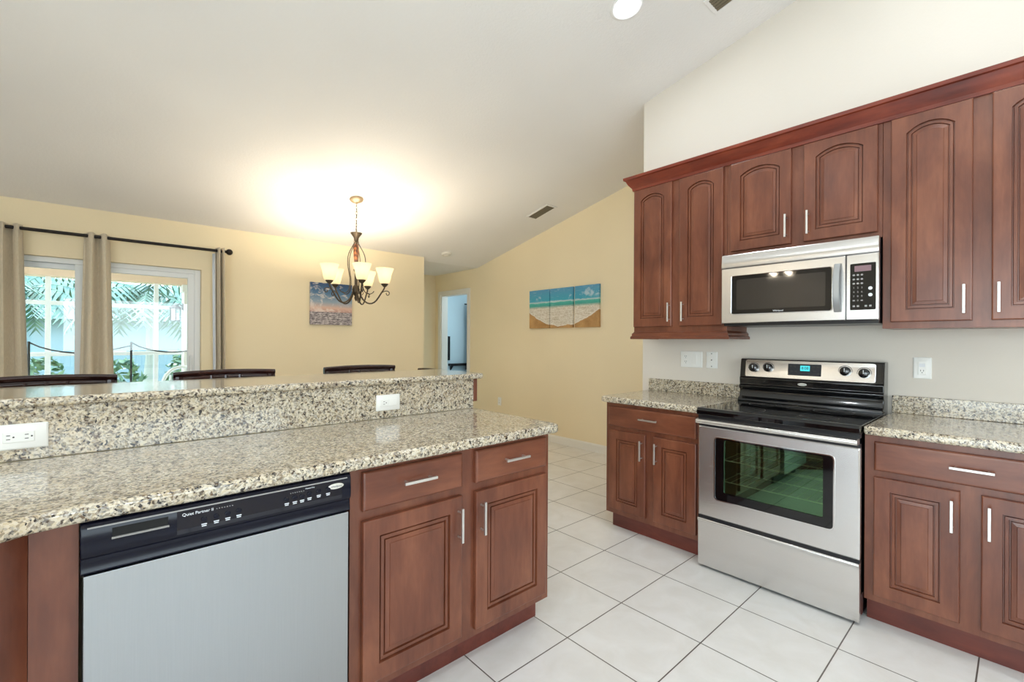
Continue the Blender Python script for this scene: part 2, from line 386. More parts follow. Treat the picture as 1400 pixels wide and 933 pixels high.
# ------------------------------------------------------------------ room shell
SL = .2205
def cz(y): return 2.44 + SL * (5.5 - y)
XR, XY, YW, YE = 3.24, 4.31, 5.5, 2.04
struct(MB().box(-2.75, 7.2, -2.4, 5.64, -.1, 0).box(3.15, 7.2, 5.64, 8.2, -.1, 0).build('floor', 'floor_tile'))
c = MB().prism([(-2.4, cz(-2.4)), (5.62, cz(5.62)), (5.62, cz(5.62) + .12), (-2.4, cz(-2.4) + .12)], 'X', -2.75, 4.45)
c.box(3.18, 7.2, 5.62, 8.2, cz(5.62), cz(5.62) + .12)
struct(c.build('ceiling', 'ceiling_paint'))
struct(MB().prism([(-2.4, 0), (YE, 0), (YE, cz(YE)), (-2.4, cz(-2.4))], 'X', XR, 4.43).build('wall_right', 'cream_paint'))
m = MB()  # long yellow wall with the hall doorway in it
m.prism([(YE, 0), (5.86, 0), (5.86, cz(5.62)), (5.62, cz(5.62)), (YE, cz(YE))], 'X', XY, 4.43)
m.box(XY, 4.43, 6.62, 6.92, 0, cz(5.62)); m.box(XY, 4.43, 5.86, 6.62, 2.06, cz(5.62))
struct(m.build('wall_far_right', 'yellow_paint'))
WX0, WX1, WZ = -1.15, .745, 1.99
m = MB(); m.box(-2.75, WX0, YW, 5.64, 0, 2.44); m.box(WX1, 3.30, YW, 5.64, 0, 2.44); m.box(WX0, WX1, YW, 5.64, WZ, 2.44)
struct(m.build('wall_far', 'yellow_paint'))
m = MB(); m.box(3.18, 3.30, 5.64, 6.92, 0, cz(5.62)); m.box(3.18, XY, 6.80, 6.92, 0, cz(5.62))
struct(m.build('wall_hall', 'yellow_paint'))
m = MB(); y0, y1, z0, z1 = -1.9, .9, 0.05, 2.25   # unseen left wall, wide opening added to let in fill daylight
m.prism([(-2.4, 0), (y0, 0), (y0, cz(y0)), (-2.4, cz(-2.4))], 'X', -2.75, -2.63)
m.prism([(y1, 0), (5.5, 0), (5.5, cz(5.5)), (y1, cz(y1))], 'X', -2.75, -2.63)
m.prism([(y0, z1), (y1, z1), (y1, cz(y1)), (y0, cz(y0))], 'X', -2.75, -2.63); m.box(-2.75, -2.63, y0, y1, 0, z0)
struct(m.build('wall_left', 'cream_paint'))
m = MB(); m.box(-2.63, -.6, -2.4, -2.28, 0, cz(-2.4)); m.box(1.8, 3.24, -2.4, -2.28, 0, cz(-2.4)); m.box(-.6, 1.8, -2.4, -2.28, 0, .95); m.box(-.6, 1.8, -2.4, -2.28, 2.15, cz(-2.4))  # unseen rear wall, window opening added for fill daylight
struct(m.build('wall_rear', 'cream_paint'))
# pale room beyond the doorway
m = MB(); m.box(6.4, 6.5, 5.2, 8.2, 0, 2.42); m.box(4.43, 6.4, 8.1, 8.2, 0, 2.42); m.box(4.43, 6.4, 5.2, 5.3, 0, 2.42); m.box(4.43, 4.46, 6.92, 8.1, 0, 2.42)
m.box(4.43, 6.5, 5.2, 5.62, 2.42, 2.5)
struct(m.build('wall_far_room', 'blue_paint'))
light('room_fill_light', 'POINT', (5.3, 6.4, 2.1), 26, (.75, .9, 1.0), .25)  # added point light that brightens the room past the doorway
def base_prof(h=.095): return [(0, 0), (.014, 0), (.014, h - .02), (.009, h - .008), (.004, h), (0, h)]
m = MB(); m.prism([(XY - p[0], p[1]) for p in base_prof()], 'Y', YE, 5.78)
struct(m.build('baseboard_far_right', 'trim_white'))
m = MB(); m.prism([(YW - p[0], p[1]) for p in base_prof()], 'X', .80, 3.30)
struct(m.build('baseboard_far', 'trim_white'))
# doorway casing
d1 = bpy.data.objects.new('door_1', None); COL.objects.link(d1); d1.location = (XY, 6.24, 0); struct(d1)
m = MB(); m.box(-.018, 0, -.45, -.38, 0, 2.125); m.box(-.018, 0, .38, .45, 0, 2.125); m.box(-.018, 0, -.38, .38, 2.06, 2.125)
m.build('casing', 'trim_white', d1, .004)
m = MB(); m.box(0, .12, -.38, -.362, 0, 2.06); m.box(0, .12, .362, .38, 0, 2.06); m.box(0, .12, -.362, .362, 2.042, 2.06)
m.build('jamb', 'trim_white', d1)
# sliding glass door
w1 = bpy.data.objects.new('window_1', None); COL.objects.link(w1); w1.location = (0, 5.55, 0); struct(w1)
m = MB(); m.box(WX0, WX0 + .05, 0, .09, 0, WZ); m.box(WX1 - .05, WX1, 0, .09, 0, WZ); m.box(WX0 + .05, WX1 - .05, 0, .09, WZ - .045, WZ); m.box(WX0 + .05, WX1 - .05, 0, .09, 0, .04)
m.build('frame', 'vinyl_white', w1, .004)
def sash(x0, x1, y, nm):
    m = MB(); s_ = .055
    m.box(x0, x0 + s_, y, y + .035, .04, WZ - .045); m.box(x1 - s_, x1, y, y + .035, .04, WZ - .045)
    m.box(x0 + s_, x1 - s_, y, y + .035, WZ - .09, WZ - .045); m.box(x0 + s_, x1 - s_, y, y + .035, .04, .12)
    sh = m.build(nm, 'vinyl_white', w1, .003)
    g = MB().box(x0 + s_, x1 - s_, y + .015, y + .02, .12, WZ - .09); g.build('pane', 'window_glass', sh)
    return sh
sash(WX0 + .05, -.115, .048, 'fixed_sash'); sl = sash(-.175, WX1 - .05, .008, 'sliding_sash')
m = MB().box(.655, .675, -.022, .008, .93, 1.13); m.build('handle', 'vinyl_white', sl, .004)

# ------------------------------------------------------------------ cabinet door, drawer, handle builders
def outline(x0, x1, z0, zs, rise, d, n=14):
    """inner outline inset by d, bottom-left first, counter-clockwise; arched top when rise>0"""
    a, b, lo = x0 + d, x1 - d, z0 + d
    pts = [(a, lo), (b, lo)]
    w = (x1 - x0); h = rise
    for k in range(n + 1):
        t = k / n; x = b + (a - b) * t
        if rise > 0:
            R = (w * w / 4 + h * h) / (2 * h); xm = (x0 + x1) / 2
            Re = R - d; zc_ = zs + h - R
            z = zc_ + math.sqrt(max(0, Re * Re - (x - xm) ** 2))
        else: z = zs - d
        pts.append((x, z))
    return pts
def door_mesh(x, z, w, h, arch=False, t=.02, fr=.058):
    """raised-panel door, front at y=-t, local cabinet coordinates"""
    n = 14
    rise = .036 if arch else 0
    zs = z + h - (.086 if arch else fr)
    x0, x1, z0 = x + fr, x + w - fr, z + fr
    def outer(e, y):
        a, b, lo, hi = x + e, x + w - e, z + e, z + h - e
        pts = [(a, lo), (b, lo)] + [(b + (a - b) * k / n, hi) for k in range(n + 1)]
        return [(p[0], y, p[1]) for p in pts]
    rings = [outer(0, 0), outer(0, -t + .005), outer(.0015, -t + .0015), outer(.005, -t)]
    for d, y in ((0, -t), (.0015, -t + .011), (.005, -t + .011), (.007, -t + .0055), (.017, -t + .0050), (.0185, -t + .0125), (.0225, -t + .0125), (.024, -t + .0065), (.038, -t + .0045), (.0395, -t + .0020)):
        rings.append([(p[0], y, p[1]) for p in outline(x0, x1, z0, zs, rise, d, n)])
    return MB().loft(rings)
def slab_mesh(x, z, w, h, t=.02):
    def o(e, y): return [(x + e, y, z + e), (x + w - e, y, z + e), (x + w - e, y, z + h - e), (x + e, y, z + h - e)]
    return MB().loft([o(0, 0), o(0, -t + .007), o(.002, -t + .0035), (o(.006, -t + .0005)), o(.010, -t)])
def handle(parent, x, z, horiz, y=-.02, L=.13):
    m = MB(); hw = .0048; yb = y - .030
    if horiz:
        m.box(x - L / 2, x + L / 2, yb - hw, yb + hw, z - hw, z + hw)
        for s_ in (-1, 1): m.lathe([(.004, 0), (.004, .026)], (x + s_ * .048, yb + .004, z), 10, 'Y')
    else:
        m.box(x - hw, x + hw, yb - hw, yb + hw, z - L / 2, z + L / 2)
        for s_ in (-1, 1): m.lathe([(.004, 0), (.004, .026)], (x, yb + .004, z + s_ * .048), 10, 'Y')
    return m.build('handle', 'nickel', parent, .0012, label='brushed nickel bar handle')

# ------------------------------------------------------------------ peninsula (looks towards -Y)
YP = 1.463
pc = thing('base_cabinet', 'cherry base cabinet at the free end of the peninsula, right of the dishwasher', 'cabinet', (.605, YP, 0))
PW = 1.539 - .605
MB().box(0, PW, 0, .605, .112, .872).build('body', 'cherry_vertical', pc, .001)
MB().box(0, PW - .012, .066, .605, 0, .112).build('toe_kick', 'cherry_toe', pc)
for (a, b, hx) in ((.643, 1.043, 1.021), (1.109, 1.509, 1.131)):
    d = slab_mesh(a - .605, .727, b - a, .130).build('drawer', 'cherry_along_x', pc)
    handle(d, (a + b) / 2 - .605, .799, True)
    d = door_mesh(a - .605, .146, b - a, .548).build('door', 'cherry_vertical', pc)
    handle(d, hx - .605, .5915, False)
fl = MB().box(-.118, -.037, YP, YP + .02, .10, .872).build('filler_panel', 'cherry_vertical')
tag(fl, 'narrow flat cherry filler strip left of the dishwasher', 'panel')
cc = thing('corner_cabinet', 'dark cherry angled corner cabinet at the left edge under the curved counter', 'cabinet', (-.119, YP, 0))
m = MB(); L_ = .82; q = L_ / math.sqrt(2)
m.prism([(0, 0), (-q, -q), (-q - .55, -q), (-q - .55, .60), (0, .60)], 'Z', .10, .872)
m.build('body', 'cherry_vertical', cc)
m = MB(); m.prism([(0, .085), (-q, -q + .085), (-q - .5, -q + .085), (-q - .5, .58), (0, .58)], 'Z', 0, .10)
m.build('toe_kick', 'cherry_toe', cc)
dm = door_mesh(.06, .146, L_ - .20, .548); rot = Matrix.Translation((-q, -q, 0)) @ Matrix.Rotation(PI / 4, 4, 'Z')
dm.v = [tuple(rot @ Vector(v)) for v in dm.v]; dm.build('door', 'cherry_vertical', cc)

# dishwasher
DX0, DX1 = -.034, .592; DW = DX1 - DX0
dw = thing('dishwasher', 'built-in dishwasher with stainless door and dark navy control panel', 'dishwasher', (DX0, YP, 0))
MB().box(.004, DW - .004, .0, .57, .10, .868).build('tub_body', 'black_plastic', dw)
MB().box(.01, DW - .01, .055, .10, 0, .10).build('kick_plate', 'black_plastic', dw)
m = MB(); pr = [(.0, .098), (-.030, .098), (-.036, .106), (-.036, .7485), (0, .7485)]
m.prism(pr, 'X', .006, DW - .006); m.build('door', 'stainless_upright', dw, .0012)
m = MB(); pr = [(0, .750), (-.030, .750), (-.036, .755), (-.030, .776), (-.031, .786), (-.040, .796), (-.043, .81), (-.040, .856), (-.034, .868), (-.020, .8725), (0, .8725)]
m.prism(pr, 'X', 0, DW); cp = m.build('control_panel', 'navy_panel', dw, .002, 30)
m = MB(); m.prism([(-.0425, .799), (-.0447, .811), (-.0418, .857), (-.038, .857), (-.038, .799)], 'X', .178, DW - .03); m.build('console_face', 'navy_gloss', dw)
m = MB(); m.box(.055, .160, -.0435, -.03, .830, .850); m.build('vent_slot', 'dark_void', cp)
m = MB(); m.prism([(-.0425, .824), (-.0475, .8265), (-.0475, .829), (-.0425, .830)], 'X', .054, .162); m.build('slot_lip', 'label_grey', cp)
m = MB(); m.prism([(-.0405, .8580), (-.0418, .8575), (-.0405, .8600), (-.039, .8605)], 'X', .012, DW - .012); m.build('top_trim_line', 'label_grey', cp)
def dwz(z): return -.0452 + (z - .811) * .063
for i, (x, z) in enumerate([(.235, .826), (.262, .827), (.288, .828), (.314, .829), (.435, .832), (.457, .832), (.477, .832), (.498, .834), (.525, .836), (.553, .836)]):
    m = MB().lathe([(.0065, 0), (.0065, -.003), (.005, -.0042)], (x, dwz(z), z), 14, 'Y'); m.build('button', 'navy_panel', dw, smooth=30)
    m = MB()
    for k in range(2): m.box(x - .006 + k * .001, x + .006 - k * .001, dwz(z - .014) - .0006, dwz(z - .014) + .001, z - .0135 - k * .0045, z - .0112 - k * .0045)
    m.build('button_caption', 'label_white', dw)
for x0 in (.262, .445):
    m = MB()
    for k in range(7): m.box(x0 + k * .006, x0 + k * .006 + .0022, dwz(.846) - .0005, dwz(.846) + .001, .8450 , .8472)
    m.build('indicator_row', 'label_grey', dw)
text('panel_text', 'Quiet Partner II', .0105, 'label_white', dw, front_mtx(.222, dwz(.846) - .0004, .8465))
text('panel_text', 'Heated Dry', .0055, 'label_white', dw, front_mtx(.500, dwz(.85) - .0004, .851))
lg = MB().lathe([(.024, 0), (.024, -.002), (.021, -.0035)], (0, 0, 0), 24, 'Y')
lg.v = [(v[0] + .583 - .006, v[1] + dwz(.845), v[2] * .36 + .8405) for v in lg.v]; lb = lg.build('logo_badge', 'badge_silver', dw, smooth=30, label='oval silver badge')
text('badge_script', 'Whirlpool', .0085, 'script_dark', lb, front_mtx(.577, dwz(.845) - .0036, .8405))

# granite worktops
def slab(name, outline_, z0, z1, bev, label, cat):
    o = MB().prism(outline_, 'Z', z0, z1).build(name, 'granite', None, bev, 35, bseg=4); return tag(o, label, cat)
def arc(cx_, cy_, r, a0, a1, n=6): return [(cx_ + r * math.cos(a0 + (a1 - a0) * k / n), cy_ + r * math.sin(a0 + (a1 - a0) * k / n)) for k in range(n + 1)]
fy = 1.418
ol = [(-1.75, 2.072), (-1.75, .78), (-.80, .78)] + [(-.30, 1.262), (-.20, 1.345), (-.15, 1.383), (-.105, 1.406), (-.04, fy)] + arc(1.545, fy + .03, .03, -PI / 2, 0) + [(1.575, 2.072)]
slab('countertop', ol, .8735, .914, .013, 'speckled granite peninsula worktop above the dishwasher', 'countertop')
bsp = MB().box(-1.75, 1.567, 2.0725, 2.092, .9145, 1.0775).build('granite_backsplash', 'granite', None, .002)
tag(bsp, 'tall granite upstand under the raised bar with two outlets', 'backsplash')
ol = [(-1.75, 2.56), (-1.75, 2.052)] + arc(1.60, 2.092, .04, -PI / 2, 0) + arc(1.60, 2.52, .04, 0, PI / 2)
slab('bar_counter', ol, 1.078, 1.108, .012, 'raised granite bar top running behind the peninsula worktop', 'countertop')
struct(MB().box(-1.75, 1.565, 2.0925, 2.21, 0, 1.0775).build('wall_bar', 'yellow_paint'))
ep = thing('end_panel', 'cherry end panel closing the right end of the bar wall', 'panel', (1.566, 2.093, 0))
MB().box(0, .016, 0, .117, .0, .95).build('panel', 'cherry_vertical', ep); MB().box(0, .030, -.018, .145, .95, 1.0775).build('cap_block', 'cherry_vertical', ep, .003)

# ------------------------------------------------------------------ range wall (looks towards -X); local x -> -Y, local y -> +X
RZ = -PI / 2; XB = 2.6365; XD = XR - XB - .001
lbc = thing('base_cabinet', 'small cherry base cabinet left of the range', 'cabinet', (XB, 1.944, 0), RZ)
BW = 1.944 - 1.262
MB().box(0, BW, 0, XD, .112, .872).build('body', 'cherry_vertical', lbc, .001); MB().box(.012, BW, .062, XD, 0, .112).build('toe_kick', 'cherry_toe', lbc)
def lx(o, Y): return o - Y
d = slab_mesh(1.944 - 1.915, .716, .626, .133).build('drawer', 'cherry_along_y', lbc); handle(d, 1.944 - 1.597, .788, True)
for a, b, h_ in ((1.910, 1.628, 1.6505), (1.570, 1.288, 1.545)):
    d = door_mesh(1.944 - a, .148, a - b, .540).build('door', 'cherry_vertical', lbc); handle(d, 1.944 - h_, .585, False)
rbc = thing('base_cabinet', 'wide cherry base cabinet right of the range with one long drawer', 'cabinet', (XB, .489, 0), RZ)
BW = .489 + .21
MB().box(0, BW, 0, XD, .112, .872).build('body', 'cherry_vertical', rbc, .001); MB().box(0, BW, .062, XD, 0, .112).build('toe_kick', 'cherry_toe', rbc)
d = slab_mesh(.489 - .452, .714, .622, .130).build('drawer', 'cherry_along_y', rbc); handle(d, .489 - .137, .783, True)
for a, b, h_ in ((.453, .171, .194), (.110, -.172, .0865)):
    d = door_mesh(.489 - a, .145, a - b, .540).build('door', 'cherry_vertical', rbc); handle(d, .489 - h_, .584, False)
CF = 2.598
slab('countertop', [(XR - .001, 1.257), (XR - .001, 1.975), (CF + .03, 1.975)] + arc(CF + .03, 1.945, .03, PI / 2, PI, 5)[1:] + [(CF, 1.257)], .8735, .914, .012, 'short granite worktop left of the range', 'countertop')
slab('countertop', [(CF, .488), (CF, -.25), (XR - .001, -.25), (XR - .001, .488)], .8735, .914, .012, 'granite worktop right of the range', 'countertop')
o = MB().box(XR - .021, XR - .001, 1.255, 1.973, .9145, 1.006).build('granite_backsplash', 'granite', None, .002); tag(o, 'short granite upstand left of the range', 'backsplash')
o = MB().box(XR - .021, XR - .001, -.25, .478, .9145, 1.008).build('granite_backsplash', 'granite', None, .002); tag(o, 'granite upstand right of the range', 'backsplash')

# upper cabinets
XU = 2.927; UD = XR - XU - .001; UT = 2.412
def upper(y0, y1, z0, label, doors, db, dh, hz):
    t = thing('upper_cabinet', label, 'cabinet', (XU, y0, 0), RZ)
    MB().box(0, y0 - y1, 0, UD, z0, UT).build('body', 'cherry_vertical', t, .001)
    for a, b, h_ in doors:
        d = door_mesh(y0 - a, db, a - b, dh, True).build('door', 'cherry_vertical', t); handle(d, y0 - h_, hz, False)
    return t
u1 = upper(1.917, 1.2445, 1.366, 'tall cherry wall cabinet left of the microwave with two arched doors', ((1.912, 1.612, 1.624), (1.556, 1.264, 1.524)), 1.400, .996, 1.496)
u2 = upper(1.243, .4755, 1.827, 'short cherry wall cabinet above the microwave', ((1.219, .882, .904), (.821, .493, .7955)), 1.855, .541, 1.955)
u3 = upper(.474, -.21, 1.365, 'tall cherry wall cabinet right of the microwave', ((.441, .154, .1795), (.094, -.190, .0715)), 1.397, 1.000, 1.494)
lr = MB()
prof = [(0, 1.312), (-.020, 1.312), (-.020, 1.328), (-.012, 1.336), (-.012, 1.350), (-.004, 1.358), (0, 1.3655)]
ys = [1.928, 1.222]
path = [(0, UD, -1, 0), (0, 0, -1, -1), (.6725, 0, 1, -1), (.6725, UD, 1, 0)]
rings = []
for (px_, py_, nx, ny) in path:
    rings.append([(px_ - p[0] * nx, py_ - p[0] * ny, p[1]) for p in prof] + [(px_ - .018 * nx, py_ - .018 * ny, 1.3655), (px_ - .018 * nx, py_ - .018 * ny, 1.312)])
lr.loft(rings); lr.build('light_rail', 'cherry_along_y', u1, 0, 25, 'moulded cherry strip under the cabinet')
cr = MB()
prof = [(-.001, UT - .012), (-.012, UT - .012), (-.014, UT + .006), (-.022, UT + .016), (-.036, UT + .034), (-.046, UT + .056), (-.050, UT + .062), (-.060, UT + .066), (-.062, UT + .084), (-.054, UT + .086), (-.001, UT + .086)]
path = [(XR - .001, 1.917, 0, 1), (XU, 1.917, 1, 1), (XU, -.212, 1, 0)]
cr.loft([[(px_ + p[0] * nx, py_ - p[0] * ny, p[1]) for p in prof] for (px_, py_, nx, ny) in path])
tag(cr.build('crown_moulding', 'cherry_crown', None, 0, 25), 'dark red cherry crown moulding along the top of the wall cabinets', 'moulding')

# ------------------------------------------------------------------ range
rg = thing('range', 'freestanding stainless range with black glass cooktop between two base cabinets', 'range', (2.573, 1.2515, 0), RZ)
GW = .757
m = MB(); m.box(.002, .025, .03, .655, .03, .876); m.box(GW - .025, GW - .002, .03, .655, .03, .876); m.box(.025, GW - .025, .63, .655, .03, .876)
m.box(.025, GW - .025, .03, .63, .03, .05); m.box(.025, GW - .025, .035, .63, .80, .876); m.build('body', 'black_enamel', rg)
m = MB()  # oven cavity, open to the front
X0, X1, Y0_, Y1_, Z0_, Z1_ = .09, GW - .09, .045, .52, .36, .78
m.add([(X0, Y0_, Z0_), (X1, Y0_, Z0_), (X1, Y1_, Z0_), (X0, Y1_, Z0_), (X0, Y0_, Z1_), (X1, Y0_, Z1_), (X1, Y1_, Z1_), (X0, Y1_, Z1_)], [(0, 1, 2, 3), (4, 7, 6, 5), (3, 2, 6, 7), (0, 3, 7, 4), (1, 5, 6, 2)])
m.build('oven_cavity', 'cavity', rg)
for z in (.50, .62):
    m = MB()
    for k in range(14):
        x = X0 + .02 + (X1 - X0 - .04) * k / 13; m.tube([(x, .06, z), (x, .50, z)], .0022, 5)
    for y in (.06, .28, .50): m.tube([(X0 + .01, y, z + .003), (X1 - .01, y, z + .003)], .003, 6)
    m.build('oven_rack', 'rack_wire', rg)
hole = rrect(.091, .662, .405, .763, .022); inner = rrect(.146, .614, .455, .748, .010)
def ringy(pts, y): return [(p[0], y, p[1]) for p in pts]
def outer_ring(x0, x1, z0, z1, n=5):
    pts = []
    for c_ in ((x1, z0), (x1, z1), (x0, z1), (x0, z0)): pts += [c_] * (n + 1)
    return pts
dr = MB()
o1 = rrect(0, GW, .300, .812, .006); o2 = rrect(.006, GW - .006, .306, .806, .006)
dr.loft([ringy(o1, .03), ringy(o1, .005), ringy(o2, 0), ringy(hole, 0), ringy(hole, .03)], cap0=False, cap1=False)
door = dr.build('oven_door', 'stainless', rg, 0, 30)
tr = MB(); h2 = rrect(.097, .656, .411, .757, .018); tr.loft([ringy(hole, .0), ringy(rrect(.092, .661, .406, .762, .022), -.006), ringy(h2, -.006), ringy(h2, .004)], cap0=False, cap1=False)
tr.build('window_trim', 'chrome', door, 0, 40, 'bright rounded window trim')
gl = MB(); gl.loft([ringy(h2, -.001), ringy(inner, -.001), ringy(inner, .012)], cap0=False, cap1=False); gl.build('window_border', 'black_glass', door, label='black glass window border')
gl = MB(); gl.loft([ringy(inner, .0045), ringy(inner, .008)]); gl.build('window_glass', 'oven_glass', door, label='dark green-tinted oven glass')
for a, b, y in ((.812, .829, .004), (.285, .300, .004), (.857, .876, -.002)): MB().box(0, GW, y, .03, a, b).build('gap_strip', 'black_plastic', rg)
m = MB(); pr = [(.004, .829), (-.030, .828), (-.042, .832), (-.046, .842), (-.042, .853), (-.028, .857), (.004, .857)]
m.prism(pr, 'X', .002, GW - .002); m.build('oven_handle', 'stainless', rg, .002, 30, 'wide flat stainless handle band')
m = MB(); m.prism([(-.014, .876), (-.018, .882), (-.018, .902), (-.010, .914), (.0, .917), (.02, .9155), (.575, .9155), (.575, .876)], 'X', -.003, GW + .003); m.build('cooktop', 'black_glass', rg, .002, 30, 'black glass cooktop')
for (bx, by, br) in ((.20, .14, .105), (.56, .14, .085), (.20, .41, .075), (.56, .41, .095)):
    m = MB(); m.lathe([(br, .9157), (br, .9161), (br - .003, .9161), (br - .003, .9157)], (bx, by, 0), 40, caps=False); m.build('burner_ring', 'slot_dark', rg)
m = MB(); m.prism([(.52, .916), (.525, .930), (.548, .944), (.556, .965), (.560, .985), (.545, 1.002), (.543, 1.014), (.556, 1.022), (.552, 1.062), (.560, 1.07), (.576, 1.183), (.590, 1.188), (.664, 1.188), (.664, .876), (.575, .876)], 'X', .006, GW - .004)
bgd = m.build('backguard', 'black_enamel', rg, .004, 30, 'black glossy backguard')
tilt = math.atan2(.016, .113)
m = MB(); R_ = rrect(.040, .716, .0, .108, .010)
def slant(p, off): return (p[0], .5595 + .016 * p[1] / .113 - off, 1.072 + p[1])
m.loft([[slant(p, -.003) for p in R_], [slant(p, .003) for p in R_], [slant((p[0] + (.378 - p[0]) * .006, p[1] + (.054 - p[1]) * .03), .0045) for p in R_]])
pan = m.build('control_panel', 'stainless', rg, 0, 30, 'slanted stainless control panel')
def spt(x, z, off): return slant((x, z - 1.072), off)
for kx, kz in ((.091, 1.129), (.177, 1.133), (.579, 1.131), (.666, 1.124)):
    m = MB(); p = spt(kx, kz, .004)
    m.lathe([(.0335, 0), (.0335, -.0012), (.0315, -.0012), (.0315, 0)], p, 28, 'Y', caps=False); m.build('dial_ring', 'script_dark', rg)
    m = MB(); m.lathe([(.0270, 0), (.0270, -.004), (.0245, -.012), (.0235, -.020), (.019, -.023)], p, 28, 'Y'); kn = m.build('knob', 'black_enamel', rg, 0, 35, 'black control knob')
    MB().box(p[0] - .0015, p[0] + .0015, p[1] - .0245, p[1] - .022, p[2] - .002, p[2] + .019).build('pointer', 'label_white', kn)
p = spt(.376, 1.129, .0)
m = MB(); R_ = rrect(.289, .463, .022, .091, .003); m.loft([[slant(q_, -.001) for q_ in R_], [slant(q_, .0065) for q_ in R_]]); dsp = m.build('display', 'display_black', rg, label='dark clock display panel')
m = MB(); R_ = rrect(.355, .405, .050, .082, .002); m.loft([[slant(q_, .005) for q_ in R_], [slant(q_, .0069) for q_ in R_]]); m.build('clock_window', 'clock_cyan', dsp)
text('clock_digits', '8:08', .022, 'display_black', dsp, Matrix.Translation(Vector(spt(.380, 1.138, .0073))) @ Matrix.Rotation(PI / 2 - tilt, 4, 'X'))
for (bx, bz) in ((.305, 1.148), (.325, 1.147), (.310, 1.118), (.330, 1.119), (.425, 1.148), (.447, 1.148), (.430, 1.122), (.450, 1.110), (.36, 1.108), (.40, 1.108)):
    m = MB(); p = spt(bx, bz, .0068); m.box(p[0] - .006, p[0] + .006, p[1] - .0006, p[1] + .001, p[2] - .004, p[2] + .004); m.build('button', 'slot_dark', dsp)
lg = MB().lathe([(.024, 0), (.024, -.002), (.021, -.0035)], (0, 0, 0), 24, 'Y'); lg.v = [(v[0] + .368, v[1] + .5535, v[2] * .36 + 1.041) for v in lg.v]
lb = lg.build('logo_badge', 'badge_silver', rg, smooth=30, label='oval silver badge'); text('badge_script', 'Whirlpool', .0085, 'script_dark', lb, front_mtx(.368, .5498, 1.041))
m = MB(); pr = [(.03, .014), (.004, .014), (.0, .02), (-.001, .20), (-.003, .262), (-.010, .272), (-.012, .279), (-.006, .285), (.03, .285)]
m.prism(pr, 'X', .0, GW); m.build('storage_drawer', 'stainless', rg, .002, 30, 'stainless storage drawer with lip')
for x in (.07, GW - .07):
    for y in (.06, .58): MB().lathe([(.017, 0), (.017, .012), (.010, .014), (.010, .031)], (x, y, 0), 14).build('foot', 'rubber_black', rg)

# ------------------------------------------------------------------ over-the-range microwave
mw = thing('microwave', 'stainless over-the-range microwave below the short wall cabinet', 'microwave', (2.845, 1.2435, 0), RZ)
MWW = .7675
MB().box(.004, MWW - .004, .03, .393, 1.392, 1.8255).build('body', 'black_plastic', mw)
m = MB(); m.prism([(.03, 1.744), (.0, 1.744), (-.002, 1.750), (.004, 1.815), (.010, 1.825), (.03, 1.825)], 'X', 0, MWW); m.build('vent_strip', 'stainless', mw, .002, 30)
D0, D1 = .0, .632
o1 = rrect(D0, D1, 1.408, 1.741, .004); o2 = rrect(D0 + .004, D1 - .003, 1.412, 1.737, .004); hole = rrect(.058, .577, 1.458, 1.694, .014)
m = MB(); m.loft([ringy(o1, .03), ringy(o1, .003), ringy(o2, -.001), ringy(hole, -.001), ringy(hole, .02)], cap0=False, cap1=False); md = m.build('door', 'stainless', mw, 0, 30)
h2 = rrect(.062, .573, 1.462, 1.690, .011)
m = MB(); m.loft([ringy(hole, -.001), ringy(rrect(.0595, .5755, 1.4595, 1.6925, .013), -.005), ringy(h2, -.004), ringy(h2, .004)], cap0=False, cap1=False); m.build('window_trim', 'chrome', md, 0, 40)
inr = rrect(.090, .545, 1.487, 1.668, .006)
m = MB(); m.loft([ringy(h2, .0), ringy(inr, .0), ringy(inr, .006)], cap0=False, cap1=False); m.build('window_border', 'black_glass', md, label='black window border')
m = MB(); m.loft([ringy(inr, .0003), ringy(inr, .006)]); m.build('window_glass', 'microwave_glass', md, label='smoky mirror-like glass')
text('badge_script', 'Whirlpool', .013, 'label_white', md, front_mtx(.318, -.0006, 1.4735))
m = MB(); pts = []
N = 12; rings = []
for k in range(N + 1):
    t = k / N; z = 1.452 + .250 * t; y = -.010 - .030 * math.sin(PI * min(1, max(0, t))) ** .6; w_ = .0165
    rings.append([(.600 - w_, y + .008, z), (.600 - w_ + .004, y, z), (.600 + w_ - .004, y, z), (.600 + w_, y + .008, z), (.600 + w_ - .004, y + .012, z), (.600 - w_ + .004, y + .012, z)])
m.loft(rings); m.build('handle', 'stainless_upright', md, 0, 40, 'bowed vertical stainless handle')
o1 = rrect(.636, MWW, 1.408, 1.741, .004); o2 = rrect(.639, MWW - .004, 1.412, 1.737, .004); hole = rrect(.652, .757, 1.459, 1.694, .005)
m = MB(); m.loft([ringy(o1, .03), ringy(o1, .003), ringy(o2, -.001), ringy(hole, -.001), ringy(hole, .01)], cap0=False, cap1=False); pl = m.build('control_panel', 'stainless', mw, 0, 30)
m = MB(); m.loft([ringy(hole, .0005), ringy(hole, .009)]); m.build('keypad', 'black_glass', pl, label='black glass keypad')
m = MB(); m.loft([ringy(rrect(.670, .738, 1.653, 1.682, .002), -.0008), ringy(rrect(.670, .738, 1.653, 1.682, .002), .002)]); m.build('display', 'display_mauve', pl, label='dim mauve display')
digits = '1234567890'
